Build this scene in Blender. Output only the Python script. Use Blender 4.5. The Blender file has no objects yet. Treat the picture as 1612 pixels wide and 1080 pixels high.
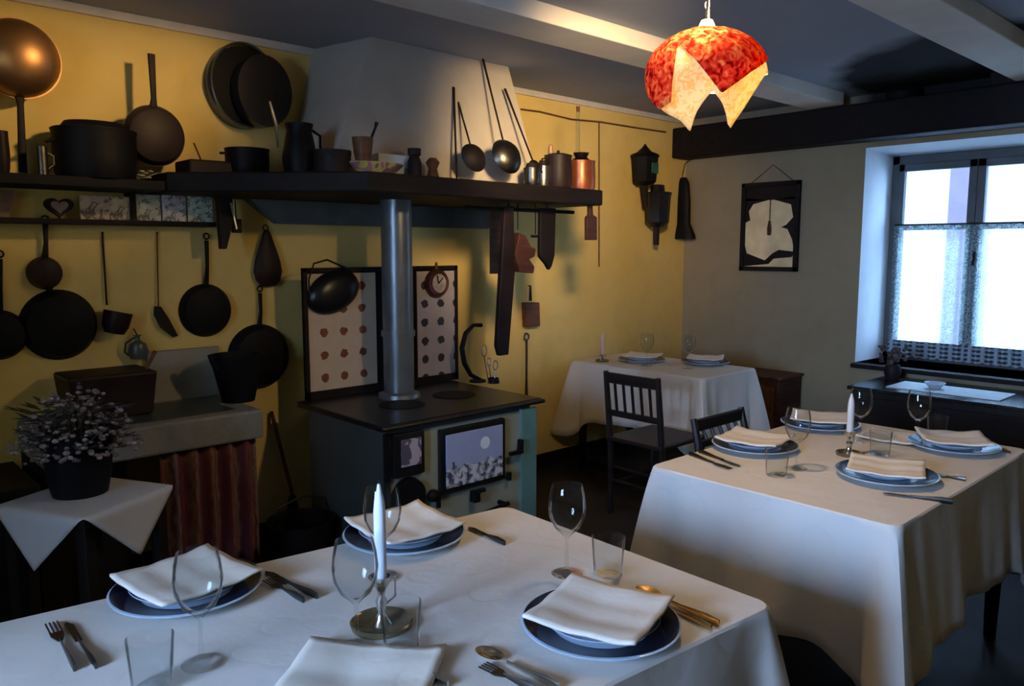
import bpy, bmesh, math, random
from mathutils import Vector, Matrix
PI = math.pi
R = math.radians
random.seed(7)
col = bpy.context.scene.collection
sc = bpy.context.scene

# ---------------------------------------------------------------- camera
H, P, F, EYE = R(47.2), R(6.8), 1236.0, 1.52
fw = Vector((math.cos(H), math.sin(H), 0)); rt = Vector((math.sin(H), -math.cos(H), 0))
f3 = fw * math.cos(P) + Vector((0, 0, -math.sin(P))); u3 = fw * math.sin(P) + Vector((0, 0, math.cos(P)))
CAM = Vector((0, 0, EYE))
cam_data = bpy.data.cameras.new('camera'); cam = bpy.data.objects.new('camera', cam_data); col.objects.link(cam)
cam.location = CAM; cam.rotation_euler = (PI / 2 - P, 0, H - PI / 2)
cam_data.sensor_width = 36; cam_data.lens = 36 * F / 1612; cam_data.clip_start = 0.05
sc.camera = cam

def ray(px, py): return f3 + rt * ((px - 806) / F) + u3 * ((540 - py) / F)
def onY(px, py, Y): d = ray(px, py); return CAM + d * (Y / d.y)
def onX(px, py, X): d = ray(px, py); return CAM + d * (X / d.x)
def onZ(px, py, Z): d = ray(px, py); return CAM + d * ((Z - EYE) / d.z)

YW, XW, ZC = 3.80, 5.44, 2.55      # long wall, window wall, ceiling

# ---------------------------------------------------------------- materials
def newmat(name):
    m = bpy.data.materials.new(name); m.use_nodes = True
    nt = m.node_tree; b = nt.nodes['Principled BSDF']
    return m, nt, b
def nd(nt, t, **kw):
    n = nt.nodes.new(t)
    for k, v in kw.items():
        if k in n.inputs: n.inputs[k].default_value = v
        else: setattr(n, k, v)
    return n
def c4(c): return (c[0], c[1], c[2], 1)
def mixc(nt, fac, a, b):
    n = nt.nodes.new('ShaderNodeMix'); n.data_type = 'RGBA'
    if hasattr(fac, 'is_linked'): nt.links.new(fac, n.inputs[0])
    else: n.inputs[0].default_value = fac
    for i, v in ((6, a), (7, b)):
        if hasattr(v, 'is_linked'): nt.links.new(v, n.inputs[i])
        else: n.inputs[i].default_value = c4(v)
    return n.outputs[2]
def mth(nt, op, a, b=0.0, c=None):
    n = nt.nodes.new('ShaderNodeMath'); n.operation = op
    for i, v in enumerate((a, b) if c is None else (a, b, c)):
        if hasattr(v, 'is_linked'): nt.links.new(v, n.inputs[i])
        else: n.inputs[i].default_value = v
    return n.outputs[0]
def noise(nt, scale, detail=3, dist=0.0):
    tc = nt.nodes.new('ShaderNodeTexCoord')
    n = nt.nodes.new('ShaderNodeTexNoise'); n.inputs['Scale'].default_value = scale
    n.inputs['Detail'].default_value = detail; n.inputs['Distortion'].default_value = dist
    nt.links.new(tc.outputs['Object'], n.inputs['Vector'])
    return n.outputs['Fac']
def sharpen(nt, fac, lo, hi):
    n = nt.nodes.new('ShaderNodeMapRange'); nt.links.new(fac, n.inputs[0])
    n.inputs[1].default_value = lo; n.inputs[2].default_value = hi
    return n.outputs[0]
def M(name, c, rough=.6, metal=0.0, var=.25, scale=8, bump=.1, spec=.5, c2=None):
    m, nt, b = newmat(name)
    f = noise(nt, scale)
    o = mixc(nt, sharpen(nt, f, .3, .7), [x * (1 - var) for x in c], c2 or [min(1, x * (1 + var)) for x in c])
    nt.links.new(o, b.inputs['Base Color'])
    b.inputs['Roughness'].default_value = rough; b.inputs['Metallic'].default_value = metal
    b.inputs['Specular IOR Level'].default_value = spec
    if bump:
        bp = nd(nt, 'ShaderNodeBump', Strength=bump, Distance=.01)
        nt.links.new(noise(nt, scale * 5), bp.inputs['Height']); nt.links.new(bp.outputs[0], b.inputs['Normal'])
    return m
def xyz(nt):
    tc = nt.nodes.new('ShaderNodeTexCoord'); s = nt.nodes.new('ShaderNodeSeparateXYZ')
    nt.links.new(tc.outputs['Object'], s.inputs[0]); return s.outputs
def dots_mat(name, base, dot, sx, sz, r, ox=0, oz=0):
    m, nt, b = newmat(name); s = xyz(nt)
    fx = mth(nt, 'SUBTRACT', mth(nt, 'FRACT', mth(nt, 'DIVIDE', mth(nt, 'ADD', s[0], ox + 10 * sx), sx)), .5)
    fz = mth(nt, 'SUBTRACT', mth(nt, 'FRACT', mth(nt, 'DIVIDE', mth(nt, 'ADD', s[2], oz + 10 * sz), sz)), .5)
    fx = mth(nt, 'MULTIPLY', fx, sx); fz = mth(nt, 'MULTIPLY', fz, sz)
    d = mth(nt, 'SQRT', mth(nt, 'ADD', mth(nt, 'MULTIPLY', fx, fx), mth(nt, 'MULTIPLY', fz, fz)))
    d = mth(nt, 'ADD', d, mth(nt, 'MULTIPLY', mth(nt, 'SUBTRACT', noise(nt, 90), .5), r * .9))
    k = mth(nt, 'LESS_THAN', d, r)
    o = mixc(nt, k, mixc(nt, noise(nt, 20), [x * .8 for x in base], base), mixc(nt, noise(nt, 40), dot, [x * .4 for x in dot]))
    nt.links.new(o, b.inputs['Base Color']); b.inputs['Roughness'].default_value = .35
    return m
def blotch_mat(name, cols, scale, rough=.6, dist=0.5):
    m, nt, b = newmat(name); f = noise(nt, scale, 2, dist)
    r = nt.nodes.new('ShaderNodeValToRGB'); nt.links.new(f, r.inputs[0]); r.color_ramp.interpolation = 'CONSTANT'
    e = r.color_ramp.elements
    while len(e) > 1: e.remove(e[-1])
    e[0].position = 0; e[0].color = c4(cols[0])
    for i, c in enumerate(cols[1:]):
        x = e.new(.36 + .30 * i / max(1, len(cols) - 1)); x.color = c4(c)
    nt.links.new(r.outputs[0], b.inputs['Base Color']); b.inputs['Roughness'].default_value = rough
    return m
def wood(name, c, sx=3, rough=.5):
    m, nt, b = newmat(name)
    tc = nt.nodes.new('ShaderNodeTexCoord'); mp = nd(nt, 'ShaderNodeMapping'); mp.inputs['Scale'].default_value = (sx, 22, 22)
    nt.links.new(tc.outputs['Object'], mp.inputs[0])
    n = nd(nt, 'ShaderNodeTexNoise', Scale=1.5, Detail=5); nt.links.new(mp.outputs[0], n.inputs['Vector'])
    o = mixc(nt, sharpen(nt, n.outputs['Fac'], .3, .7), [x * .6 for x in c], [x * 1.3 for x in c])
    nt.links.new(o, b.inputs['Base Color']); b.inputs['Roughness'].default_value = rough; b.inputs['Specular IOR Level'].default_value = .2
    bp = nd(nt, 'ShaderNodeBump', Strength=.25, Distance=.004); nt.links.new(n.outputs['Fac'], bp.inputs['Height']); nt.links.new(bp.outputs[0], b.inputs['Normal'])
    return m
def glassmat():
    m, nt, b = newmat('clear_glass'); nt.nodes.remove(b)
    t = nd(nt, 'ShaderNodeBsdfTransparent'); t.inputs[0].default_value = (.94, .955, .96, 1)
    g = nd(nt, 'ShaderNodeBsdfGlossy', Roughness=.03); g.inputs[0].default_value = (1, 1, 1, 1)
    lw = nd(nt, 'ShaderNodeLayerWeight', Blend=.10)
    f = mth(nt, 'MULTIPLY_ADD', lw.outputs['Fresnel'], .8, mth(nt, 'MULTIPLY', noise(nt, 30), .02))
    mx = nt.nodes.new('ShaderNodeMixShader'); nt.links.new(f, mx.inputs[0]); nt.links.new(t.outputs[0], mx.inputs[1]); nt.links.new(g.outputs[0], mx.inputs[2])
    nt.links.new(mx.outputs[0], nt.nodes['Material Output'].inputs[0])
    return m
def cloth_translucent(name, cols, scale, tr=.6, lace=False, glow=0.0):
    m, nt, b = newmat(name); nt.nodes.remove(b)
    f = noise(nt, scale, 2, 1.0)
    if lace:
        o = mixc(nt, sharpen(nt, f, .42, .5), cols[0], cols[1])
    else:
        r = nt.nodes.new('ShaderNodeValToRGB'); nt.links.new(f, r.inputs[0])
        e = r.color_ramp.elements; e[0].position = .30; e[0].color = c4(cols[0]); e[1].position = .70; e[1].color = c4(cols[-1])
        for i, c in enumerate(cols[1:-1]):
            x = e.new(.42 + .14 * i); x.color = c4(c)
        o = r.outputs[0]
    d = nt.nodes.new('ShaderNodeBsdfDiffuse'); t = nt.nodes.new('ShaderNodeBsdfTranslucent')
    nt.links.new(o, d.inputs[0]); nt.links.new(o, t.inputs[0])
    mx = nt.nodes.new('ShaderNodeMixShader'); mx.inputs[0].default_value = tr
    nt.links.new(d.outputs[0], mx.inputs[1]); nt.links.new(t.outputs[0], mx.inputs[2])
    out = mx.outputs[0]
    if glow:
        e = nt.nodes.new('ShaderNodeEmission'); nt.links.new(o, e.inputs[0]); e.inputs[1].default_value = glow
        a = nt.nodes.new('ShaderNodeAddShader'); nt.links.new(out, a.inputs[0]); nt.links.new(e.outputs[0], a.inputs[1]); out = a.outputs[0]
    if lace == 'open':
        tp = nt.nodes.new('ShaderNodeBsdfTransparent'); m2 = nt.nodes.new('ShaderNodeMixShader')
        m2.inputs[0].default_value = .5
        v = nd(nt, 'ShaderNodeTexVoronoi', Scale=90.0); tc = nt.nodes.new('ShaderNodeTexCoord'); nt.links.new(tc.outputs['Object'], v.inputs['Vector'])
        k = sharpen(nt, v.outputs['Distance'], .25, .6); nt.links.new(mth(nt, 'MULTIPLY_ADD', k, .30, .12), m2.inputs[0])
        nt.links.new(tp.outputs[0], m2.inputs[1]); nt.links.new(out, m2.inputs[2]); out = m2.outputs[0]
    nt.links.new(out, nt.nodes['Material Output'].inputs[0])
    return m

def wall_mat(name, c, c2, dark_top=False):
    m, nt, b = newmat(name)
    a = mixc(nt, sharpen(nt, noise(nt, 1.3, 4, .6), .3, .7), c, c2)
    o = mixc(nt, mth(nt, 'MULTIPLY', sharpen(nt, noise(nt, 9, 5), .45, .8), .25), a, [x * .7 for x in c])
    if dark_top:      # near-black strip of plaster above the oak beam
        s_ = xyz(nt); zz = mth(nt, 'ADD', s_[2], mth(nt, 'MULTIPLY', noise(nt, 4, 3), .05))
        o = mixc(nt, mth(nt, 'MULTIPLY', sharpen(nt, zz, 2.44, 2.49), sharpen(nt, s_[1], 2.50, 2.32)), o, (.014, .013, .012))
    nt.links.new(o, b.inputs['Base Color']); b.inputs['Roughness'].default_value = .85; b.inputs['Specular IOR Level'].default_value = .2
    bp = nd(nt, 'ShaderNodeBump', Strength=.25, Distance=.01); nt.links.new(noise(nt, 14, 5), bp.inputs['Height']); nt.links.new(bp.outputs[0], b.inputs['Normal'])
    return m
m_wall = wall_mat('ochre_plaster', (.68, .485, .155), (.76, .56, .20))
m_wall2 = wall_mat('shaded_ochre_plaster', (.28, .225, .14), (.32, .26, .165), True)  # same ochre paint as the long wall, its shade put into the colour
m_plain = wall_mat('grey_plaster', (.30, .29, .28), (.34, .33, .32))
m_reveal = wall_mat('pale_plaster', (.62, .66, .68), (.68, .71, .73))
m_hood = wall_mat('hood_plaster', (.47, .42, .35), (.53, .47, .40))
m_white_trim = M('cream_trim_paint', (.66, .60, .52), .7, var=.08)
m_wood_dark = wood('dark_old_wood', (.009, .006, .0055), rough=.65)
m_wood_brown = wood('brown_wood', (.11, .045, .02))
m_wood_red = wood('red_brown_wood', (.065, .024, .015))
m_chair = wood('black_stained_wood', (.018, .013, .012), rough=.35)
m_winframe = M('dark_grey_window_paint', (.065, .072, .075), .5, var=.15)
m_iron = M('black_iron', (.0045, .0045, .006), .55, 0, var=.4, spec=.15)
m_iron_s = M('black_enamel', (.009, .009, .010), .32, 0, var=.3, bump=.03, spec=.35)
m_steel = M('dull_steel', (.42, .43, .45), .32, 1.0, var=.2)
m_pipe = M('grey_flue_enamel', (.17, .19, .21), .35, .6, var=.15, bump=.02)
m_chrome = M('polished_metal', (.7, .68, .64), .18, 1.0, var=.1, bump=.02)
m_dimsteel = M('tarnished_steel', (.12, .11, .10), .35, 1.0, var=.2)
m_brass = M('gilt_metal', (.75, .47, .16), .25, 1.0, var=.1)
m_copper = M('old_copper', (.42, .22, .09), .44, .9, var=.25, scale=6, bump=.03)
m_copper_d = M('dark_copper', (.018, .009, .008), .5, .0, var=.35, spec=.2)
m_dkbrown = M('dark_leather', (.013, .008, .008), .6, var=.3, spec=.2)
m_cream_en = M('cream_green_enamel', (.28, .30, .24), .3, var=.1, bump=.01)
m_teal = M('teal_enamel', (.12, .25, .25), .3, var=.12, bump=.01)
m_sidegreen = M('dark_green_enamel', (.045, .055, .05), .35, var=.15, bump=.01)
m_stone = M('grey_stone', (.20, .20, .185), .8, var=.2, bump=.3)
m_porc = M('white_porcelain', (.72, .74, .78), .12, var=.04, bump=0)
m_porc_b = M('pale_blue_porcelain', (.48, .58, .68), .12, var=.05, bump=0)
m_navy = M('navy_glaze', (.003, .006, .020), .16, var=.2, bump=0, spec=.25)
m_blue = M('mid_blue_glaze', (.06, .14, .30), .15, var=.2, bump=0)
m_glass = glassmat()
m_candle = M('white_wax', (.80, .82, .86), .4, var=.04, bump=.02)
m_candle_p = M('pink_wax', (.55, .38, .36), .4, var=.05, bump=.02)
m_wick = M('black_wick', (.02, .02, .02), .9)
m_amber = M('amber_dish', (.16, .12, .06), .2, .5, var=.3)
m_bulb, _nt, _b = newmat('lit_bulb'); _b.inputs['Emission Color'].default_value = (1, .72, .38, 1); _b.inputs['Emission Strength'].default_value = 30
_nt.links.new(mixc(_nt, noise(_nt, 5), (1, .8, .5), (1, .9, .7)), _b.inputs['Base Color'])
def linen(name, c):
    m, nt, b = newmat(name)
    v = nd(nt, 'ShaderNodeTexVoronoi', Scale=9.0, feature='SMOOTH_F1'); tc = nt.nodes.new('ShaderNodeTexCoord'); nt.links.new(tc.outputs['Object'], v.inputs['Vector'])
    k = sharpen(nt, mth(nt, 'FRACT', mth(nt, 'MULTIPLY', v.outputs['Distance'], 3.0)), .0, .25)
    o = mixc(nt, mth(nt, 'MULTIPLY', k, .3), [x * .90 for x in c], c)
    o = mixc(nt, mth(nt, 'MULTIPLY', sharpen(nt, noise(nt, 3, 4), .4, .7), .3), o, [c[0] * .9, c[1] * .86, c[2] * .8])
    nt.links.new(o, b.inputs['Base Color']); b.inputs['Roughness'].default_value = .8; b.inputs['Specular IOR Level'].default_value = .25
    bp = nd(nt, 'ShaderNodeBump', Strength=.5, Distance=.015)
    nt.links.new(mth(nt, 'ADD', mth(nt, 'MULTIPLY', k, .08), noise(nt, 5, 4)), bp.inputs['Height']); nt.links.new(bp.outputs[0], b.inputs['Normal'])
    return m
m_cloth = linen('ivory_damask', (.74, .67, .59))
m_napkin = linen('cream_napkin_linen', (.82, .71, .58))
m_white_cloth = linen('white_cotton', (.50, .50, .52))

# ---------------------------------------------------------------- mesh builder
class MB:
    def __init__(s): s.v = []; s.f = []
    def add(s, vs, fs, Mx=None):
        b = len(s.v)
        s.v += [(Mx @ Vector(v)) if Mx else Vector(v) for v in vs]
        s.f += [tuple(i + b for i in f) for f in fs]
        return s
    def box(s, c, d, Mx=None, taper=1.0):
        x, y, z = c; a, b, h = d[0] / 2, d[1] / 2, d[2] / 2; t = taper
        vs = [(x - a, y - b, z - h), (x + a, y - b, z - h), (x + a, y + b, z - h), (x - a, y + b, z - h),
              (x - a * t, y - b * t, z + h), (x + a * t, y - b * t, z + h), (x + a * t, y + b * t, z + h), (x - a * t, y + b * t, z + h)]
        return s.add(vs, [(3, 2, 1, 0), (4, 5, 6, 7), (0, 1, 5, 4), (1, 2, 6, 5), (2, 3, 7, 6), (3, 0, 4, 7)], Mx)
    def lathe(s, prof, n=32, Mx=None, sx=1, sy=1):
        vs = []; fs = []; rings = []
        for r, z in prof:
            if r < 1e-6: rings.append([len(vs)]); vs.append((0, 0, z))
            else:
                rings.append(list(range(len(vs), len(vs) + n)))
                vs += [(r * sx * math.cos(2 * PI * k / n), r * sy * math.sin(2 * PI * k / n), z) for k in range(n)]
        for a, b in zip(rings, rings[1:]):
            for k in range(n):
                k2 = (k + 1) % n
                if len(a) == 1 and len(b) == 1: continue
                if len(a) == 1: fs.append((a[0], b[k2], b[k]))
                elif len(b) == 1: fs.append((a[k], a[k2], b[0]))
                else: fs.append((a[k], a[k2], b[k2], b[k]))
        return s.add(vs, fs, Mx)
    def tube(s, pts, r, n=8, closed=False, Mx=None, flat=1.0):
        pts = [Vector(p) for p in pts]; m = len(pts)
        rs = r if isinstance(r, (list, tuple)) else [r] * m
        vs = []; fs = []; up = None
        for i, p in enumerate(pts):
            if closed: t = pts[(i + 1) % m] - pts[i - 1]
            else: t = pts[min(i + 1, m - 1)] - pts[max(i - 1, 0)]
            t.normalize()
            if up is None: up = Vector((0, 1, 0)) if abs(t.y) < .9 else Vector((1, 0, 0))
            sd = t.cross(up).normalized(); up = sd.cross(t).normalized()
            for k in range(n):
                a = 2 * PI * k / n
                vs.append(p + sd * (rs[i] * math.cos(a)) + up * (rs[i] * flat * math.sin(a)))
        for i in range(m if closed else m - 1):
            j = (i + 1) % m
            for k in range(n):
                k2 = (k + 1) % n
                fs.append((i * n + k, i * n + k2, j * n + k2, j * n + k))
        if not closed: fs += [tuple(range(n - 1, -1, -1)), tuple((m - 1) * n + k for k in range(n))]
        return s.add(vs, fs, Mx)
    def prism(s, poly, y0, y1, Mx=None):          # outline in x,z extruded along y
        n = len(poly)
        vs = [(x, y0, z) for x, z in poly] + [(x, y1, z) for x, z in poly]
        fs = [tuple(range(n)), tuple(range(2 * n - 1, n - 1, -1))] + [(i, i + n, (i + 1) % n + n, (i + 1) % n) for i in range(n)]
        return s.add(vs, fs, Mx)
    def plan(s, poly, z0, z1, Mx=None):           # outline in x,y extruded along z
        n = len(poly)
        vs = [(x, y, z0) for x, y in poly] + [(x, y, z1) for x, y in poly]
        fs = [tuple(range(n - 1, -1, -1)), tuple(range(n, 2 * n))] + [(i, (i + 1) % n, (i + 1) % n + n, i + n) for i in range(n)]
        return s.add(vs, fs, Mx)
    def ball(s, c, r, n=12, sc_=(1, 1, 1)):
        k = max(5, n // 2)
        pr = [(math.sin(PI * i / k) * r, -math.cos(PI * i / k) * r) for i in range(k + 1)]
        pr[0] = (0, -r); pr[-1] = (0, r)
        return s.lathe(pr, n, Matrix.Translation(c) @ Matrix.Diagonal((*sc_, 1)))
    def build(s, name, mat, parent=None, smooth=True, bevel=0, loc=None, rz=0, solid=0):
        me = bpy.data.meshes.new(name); me.from_pydata([tuple(v) for v in s.v], [], s.f); me.update()
        bm = bmesh.new(); bm.from_mesh(me); bmesh.ops.recalc_face_normals(bm, faces=bm.faces); bm.to_mesh(me); bm.free()
        if smooth:
            me.shade_smooth() if hasattr(me, 'shade_smooth') else None
            try: me.set_sharp_from_angle(angle=R(38))
            except Exception: pass
        me.materials.append(mat)
        o = bpy.data.objects.new(name, me); col.objects.link(o)
        if parent: o.parent = parent
        if loc is not None: o.location = loc
        o.rotation_euler.z = rz
        if bevel:
            b = o.modifiers.new('bevel', 'BEVEL'); b.width = bevel; b.segments = 2; b.limit_method = 'ANGLE'; b.angle_limit = R(40)
        if solid:
            b = o.modifiers.new('solid', 'SOLIDIFY'); b.thickness = solid; b.offset = 1
        return o
def tag(o, label, cat=None, group=None, kind=None):
    if label: o['label'] = label
    if cat: o['category'] = cat
    if group: o['group'] = group
    if kind: o['kind'] = kind
    return o
def thing(name, label, cat, loc=(0, 0, 0), rz=0, group=None):
    o = bpy.data.objects.new(name, None); col.objects.link(o); o.empty_display_size = .05
    o.location = loc; o.rotation_euler.z = rz
    return tag(o, label, cat, group)
def struct(name, mb, mat, parent=None, **kw):
    o = mb.build(name, mat, parent, smooth=kw.pop('smooth', False), **kw)
    if not parent: o['kind'] = 'structure'
    return o
def copy_tree(o, label=None, parent=None):
    c = o.copy(); col.objects.link(c)
    if parent: c.parent = parent
    if label: c['label'] = label
    for ch in list(o.children): copy_tree(ch, None, c)
    return c
RX = Matrix.Rotation(R(90), 4, 'X')      # local z -> -y (towards the room)
def T3(x, y, z): return Matrix.Translation((x, y, z))

# ---------------------------------------------------------------- room shell
X0, Y0 = -1.3, -1.6
struct('floor', MB().box(((X0 + 6) / 2, (Y0 + 3.8) / 2, -.05), (6 - X0 + .6, 3.8 - Y0 + .6, .1)), None or (lambda: None)() or M('dark_tile_floor', (.020, .015, .013), .55, var=.4, scale=4, spec=.25))
struct('wall_left', MB().box(((X0 + XW) / 2, YW + .1, 1.3), (XW - X0, .2, 2.7)), m_wall)
struct('wall_back', MB().box(((X0 + XW) / 2, Y0 - .1, 1.3), (XW - X0, .2, 2.7)), m_wall)
# window wall with a deep splayed opening
WY0, WY1, WZ0, WZ1 = 1.20, 2.354, .74, 2.20
XF = 5.86
w = MB()
w.box((XW + .3, (WY1 + YW + .2) / 2, 1.3), (.6, YW + .2 - WY1, 2.7))
w.box((XW + .3, (WY0 + Y0 - .2) / 2, 1.3), (.6, WY0 - Y0 + .2, 2.7))
w.box((XW + .3, (WY0 + WY1) / 2, WZ0 / 2), (.6, WY1 - WY0, WZ0))
w.box((XW + .3, (WY0 + WY1) / 2, (WZ1 + 2.65) / 2), (.6, WY1 - WY0, 2.65 - WZ1))
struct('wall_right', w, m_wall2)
# far wall behind the photographer, with its own window opening
AY0, AY1, AZ0, AZ1 = .35, 1.45, 1.05, 2.25
w = MB()
w.box((X0 - .45, (AY1 + YW) / 2, 1.3), (.9, YW - AY1, 2.7))
w.box((X0 - .45, (AY0 + Y0) / 2, 1.3), (.9, AY0 - Y0, 2.7))
w.box((X0 - .45, (AY0 + AY1) / 2, AZ0 / 2), (.9, AY1 - AY0, AZ0))
w.box((X0 - .45, (AY0 + AY1) / 2, (AZ1 + 2.65) / 2), (.9, AY1 - AY0, 2.65 - AZ1))
struct('wall_front', w, m_wall)
wf = MB()
for y in (AY0 + .03, (AY0 + AY1) / 2, AY1 - .03): wf.box((X0 - .8, y, (AZ0 + AZ1) / 2), (.05, .06, AZ1 - AZ0))
for z in (AZ0 + .03, AZ1 - .03): wf.box((X0 - .8, (AY0 + AY1) / 2, z), (.05, AY1 - AY0, .06))
struct('window_2', wf, m_winframe)

# ceiling: blue grey plaster, near-black in a patch by the window-wall beam
m_ceil, nt, b = newmat('dark_patch_ceiling_plaster'); s = xyz(nt)
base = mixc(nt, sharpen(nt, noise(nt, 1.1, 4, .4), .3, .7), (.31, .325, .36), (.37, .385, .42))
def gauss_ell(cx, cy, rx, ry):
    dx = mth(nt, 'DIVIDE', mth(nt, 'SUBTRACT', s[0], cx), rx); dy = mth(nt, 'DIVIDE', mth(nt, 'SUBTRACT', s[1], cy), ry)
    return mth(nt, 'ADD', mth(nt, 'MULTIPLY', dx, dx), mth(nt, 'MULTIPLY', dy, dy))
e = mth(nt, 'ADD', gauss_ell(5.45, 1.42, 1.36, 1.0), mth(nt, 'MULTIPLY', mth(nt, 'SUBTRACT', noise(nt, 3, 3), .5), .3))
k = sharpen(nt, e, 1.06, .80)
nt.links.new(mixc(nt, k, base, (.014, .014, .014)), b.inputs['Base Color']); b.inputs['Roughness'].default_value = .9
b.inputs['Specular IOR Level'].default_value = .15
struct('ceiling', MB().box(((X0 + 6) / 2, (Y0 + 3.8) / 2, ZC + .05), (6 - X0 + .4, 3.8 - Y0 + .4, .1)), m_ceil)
for i, y in enumerate((2.43, 1.19, -.05)):
    struct('trim_%d' % (i + 1), MB().box(((X0 + 5.24) / 2, y + .125, (2.47 + ZC) / 2), (5.24 - X0, .25, ZC - 2.47)), M('ceiling_beam_paint', (.74, .68, .58), .8, var=.1, scale=3), bevel=.006)
# pale cornice strip on top of the long wall
struct('trim_4', MB().box(((X0 + XW) / 2, YW - .010, ZC - .018), (XW - X0, .020, .036)), m_white_trim)
# dark oak beam on the window wall
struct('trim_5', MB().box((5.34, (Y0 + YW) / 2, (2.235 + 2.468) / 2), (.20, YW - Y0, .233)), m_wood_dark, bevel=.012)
struct('baseboard_left', MB().box(((X0 + XW) / 2, YW - .01, .05), (XW - X0, .02, .1)), m_wood_dark)
struct('baseboard_right', MB().box((XW - .01, (Y0 + YW) / 2, .05), (.02, YW - Y0, .1)), m_wood_dark)

# window_1: frame, sashes, panes, lace curtains
win = bpy.data.objects.new('window_1', None); col.objects.link(win); win.location = (XF, (WY0 + WY1) / 2, WZ0); win['kind'] = 'structure'
WW, WH = 1.10, 1.43; hw = WW / 2
rvs = MB()      # splayed pale reveal lining
rvs.add([(XW - XF, WY1 - win.location.y, 0), (0, hw - .0, 0), (0, hw, WH), (XW - XF, WY1 - win.location.y, WZ1 - WZ0),
         (XW - XF, WY0 - win.location.y, 0), (0, -hw, 0), (0, -hw, WH), (XW - XF, WY0 - win.location.y, WZ1 - WZ0)],
        [(0, 1, 2, 3), (7, 6, 5, 4), (3, 2, 6, 7)])
rv = rvs.build('window_reveal', m_reveal, win, smooth=False)
fr = MB()
for y in (-hw + .025, hw - .025): fr.box((0, y, WH / 2), (.06, .05, WH))
for z in (.03, WH - .03): fr.box((0, 0, z), (.06, WW, .06))
fr.build('window_frame', m_winframe, win, smooth=False, bevel=.004)
for sgn in (-1, 1):
    y0, y1 = (sgn * .001, sgn * (hw - .05)); yc = (y0 + y1) / 2; wd = abs(y1 - y0)
    s_ = MB()
    s_.box((-.02, y0 + sgn * .025, WH / 2), (.045, .05, WH - .12)); s_.box((-.02, y1 - sgn * .02, WH / 2), (.045, .04, WH - .12))
    s_.box((-.02, yc, .095), (.045, wd, .07)); s_.box((-.02, yc, WH - .085), (.045, wd, .05)); s_.box((-.02, yc, .93), (.04, wd, .035))
    sash = s_.build('window_sash', m_winframe, win, smooth=False, bevel=.004)
    MB().box((-.02, yc, .52), (.004, wd - .08, .80)).build('pane', m_glass, sash, smooth=False)
    MB().box((-.02, yc, 1.14), (.004, wd - .08, .40)).build('pane', m_glass, sash, smooth=False)
    cu = MB(); n = 60; rows = 14; vs = []; fs = []
    for j in range(rows + 1):
        for i in range(n + 1):
            u = i / n; zz = .945 - .90 * j / rows - (.012 * abs(math.sin(u * PI * 9)) if j == rows else 0)
            vs.append((-.066 + .010 * math.sin(u * 40 + sgn), y0 + (y1 - y0) * u, zz))
    for j in range(rows):
        for i in range(n): a = j * (n + 1) + i; fs.append((a, a + 1, a + n + 2, a + n + 1))
    cu.add(vs, fs)
    cur = cu.build('lace_curtain', None or cloth_translucent('lace_%d' % (sgn + 1), [(.55, .78, .78), (.75, .9, .9)], 25, .75, 'open'), win)
    hem = MB(); vs = []; fs = []
    for j in range(5):
        for i in range(n + 1):
            u = i / n; zz = .14 - .105 * j / 4 - (.014 * abs(math.sin(u * PI * 9)) if j == 4 else 0)
            vs.append((-.072 + .010 * math.sin(u * 40 + sgn), y0 + (y1 - y0) * u, zz))
    for j in range(4):
        for i in range(n): a = j * (n + 1) + i; fs.append((a, a + 1, a + n + 2, a + n + 1))
    hem.add(vs, fs).build('lace_hem', dots_mat('hem_lace', (.28, .36, .42), (.03, .03, .04), .03, .03, .009), cur)
    MB().tube([(-.062, y0, .95), (-.062, y1, .95)], .006).build('curtain_rod', m_dkbrown, win)
MB().box((-.055, -.02, .72), (.03, .018, .09)).box((-.075, -.02, .69), (.02, .018, .03)).build('window_latch', m_iron, win, smooth=False, bevel=.003)
MB().box((-.25, 0, -.015), (.50, 1.15, .03)).build('window_sill', m_wood_dark, win, smooth=False, bevel=.004)

# ---------------------------------------------------------------- outside the window
ob = thing('house_facade', 'pale house front seen through the upper window panes', 'building', (9.5, 2.2, 0))
MB().box((0, 0, 2.0), (.4, 8, 6.0)).build('wall', M('pale_render', (.22, .22, .21), .9, var=.06), ob, smooth=False)
MB().box((-.22, .72, 2.2), (.06, .34, 4.4)).build('pilaster', M('pink_render', (.050, .034, .042), .9, var=.1), ob, smooth=False)
sh = MB()
for i in range(18): sh.box((-.23, -.75, 1.55 + i * .07), (.05, 1.5, .045), )
sh.build('shutter', M('grey_shutter_paint', (.040, .052, .060), .7, var=.1), ob, smooth=False)
tag(MB().box((9, 2, -.6), (6.4, 16, .1)).build('ground_outside', M('pale_paving', (.75, .76, .74), .9), None, smooth=False), None, kind='structure')

# ---------------------------------------------------------------- hood and shelves
hd = thing('chimney_hood', 'tapering grey plastered chimney hood above the stove rising to the ceiling', 'chimney hood', (2.6, 3.45, 1.85))
o_ = Vector((2.6, 3.45, 1.85))
bt = [Vector(p) - o_ for p in ((1.82, 3.15, 1.85), (3.13, 3.15, 1.85), (3.16, 3.80, 1.85), (1.93, 3.80, 1.85))]
tp = [Vector(p) - o_ for p in ((2.20, 3.385, ZC), (3.12, 3.40, ZC), (3.14, 3.80, ZC), (2.11, 3.80, ZC))]
hb_ = MB().add(bt + tp, [(3, 2, 1, 0), (4, 5, 6, 7)] + [(i, (i + 1) % 4, (i + 1) % 4 + 4, i + 4) for i in range(3)])
gv, gf, NG = [], [], 10
for j in range(NG + 1):
    for i in range(NG + 1):
        u, v = i / NG, j / NG
        gv.append((bt[3] * (1 - u) + bt[0] * u) * (1 - v) + (tp[3] * (1 - u) + tp[0] * u) * v)
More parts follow.
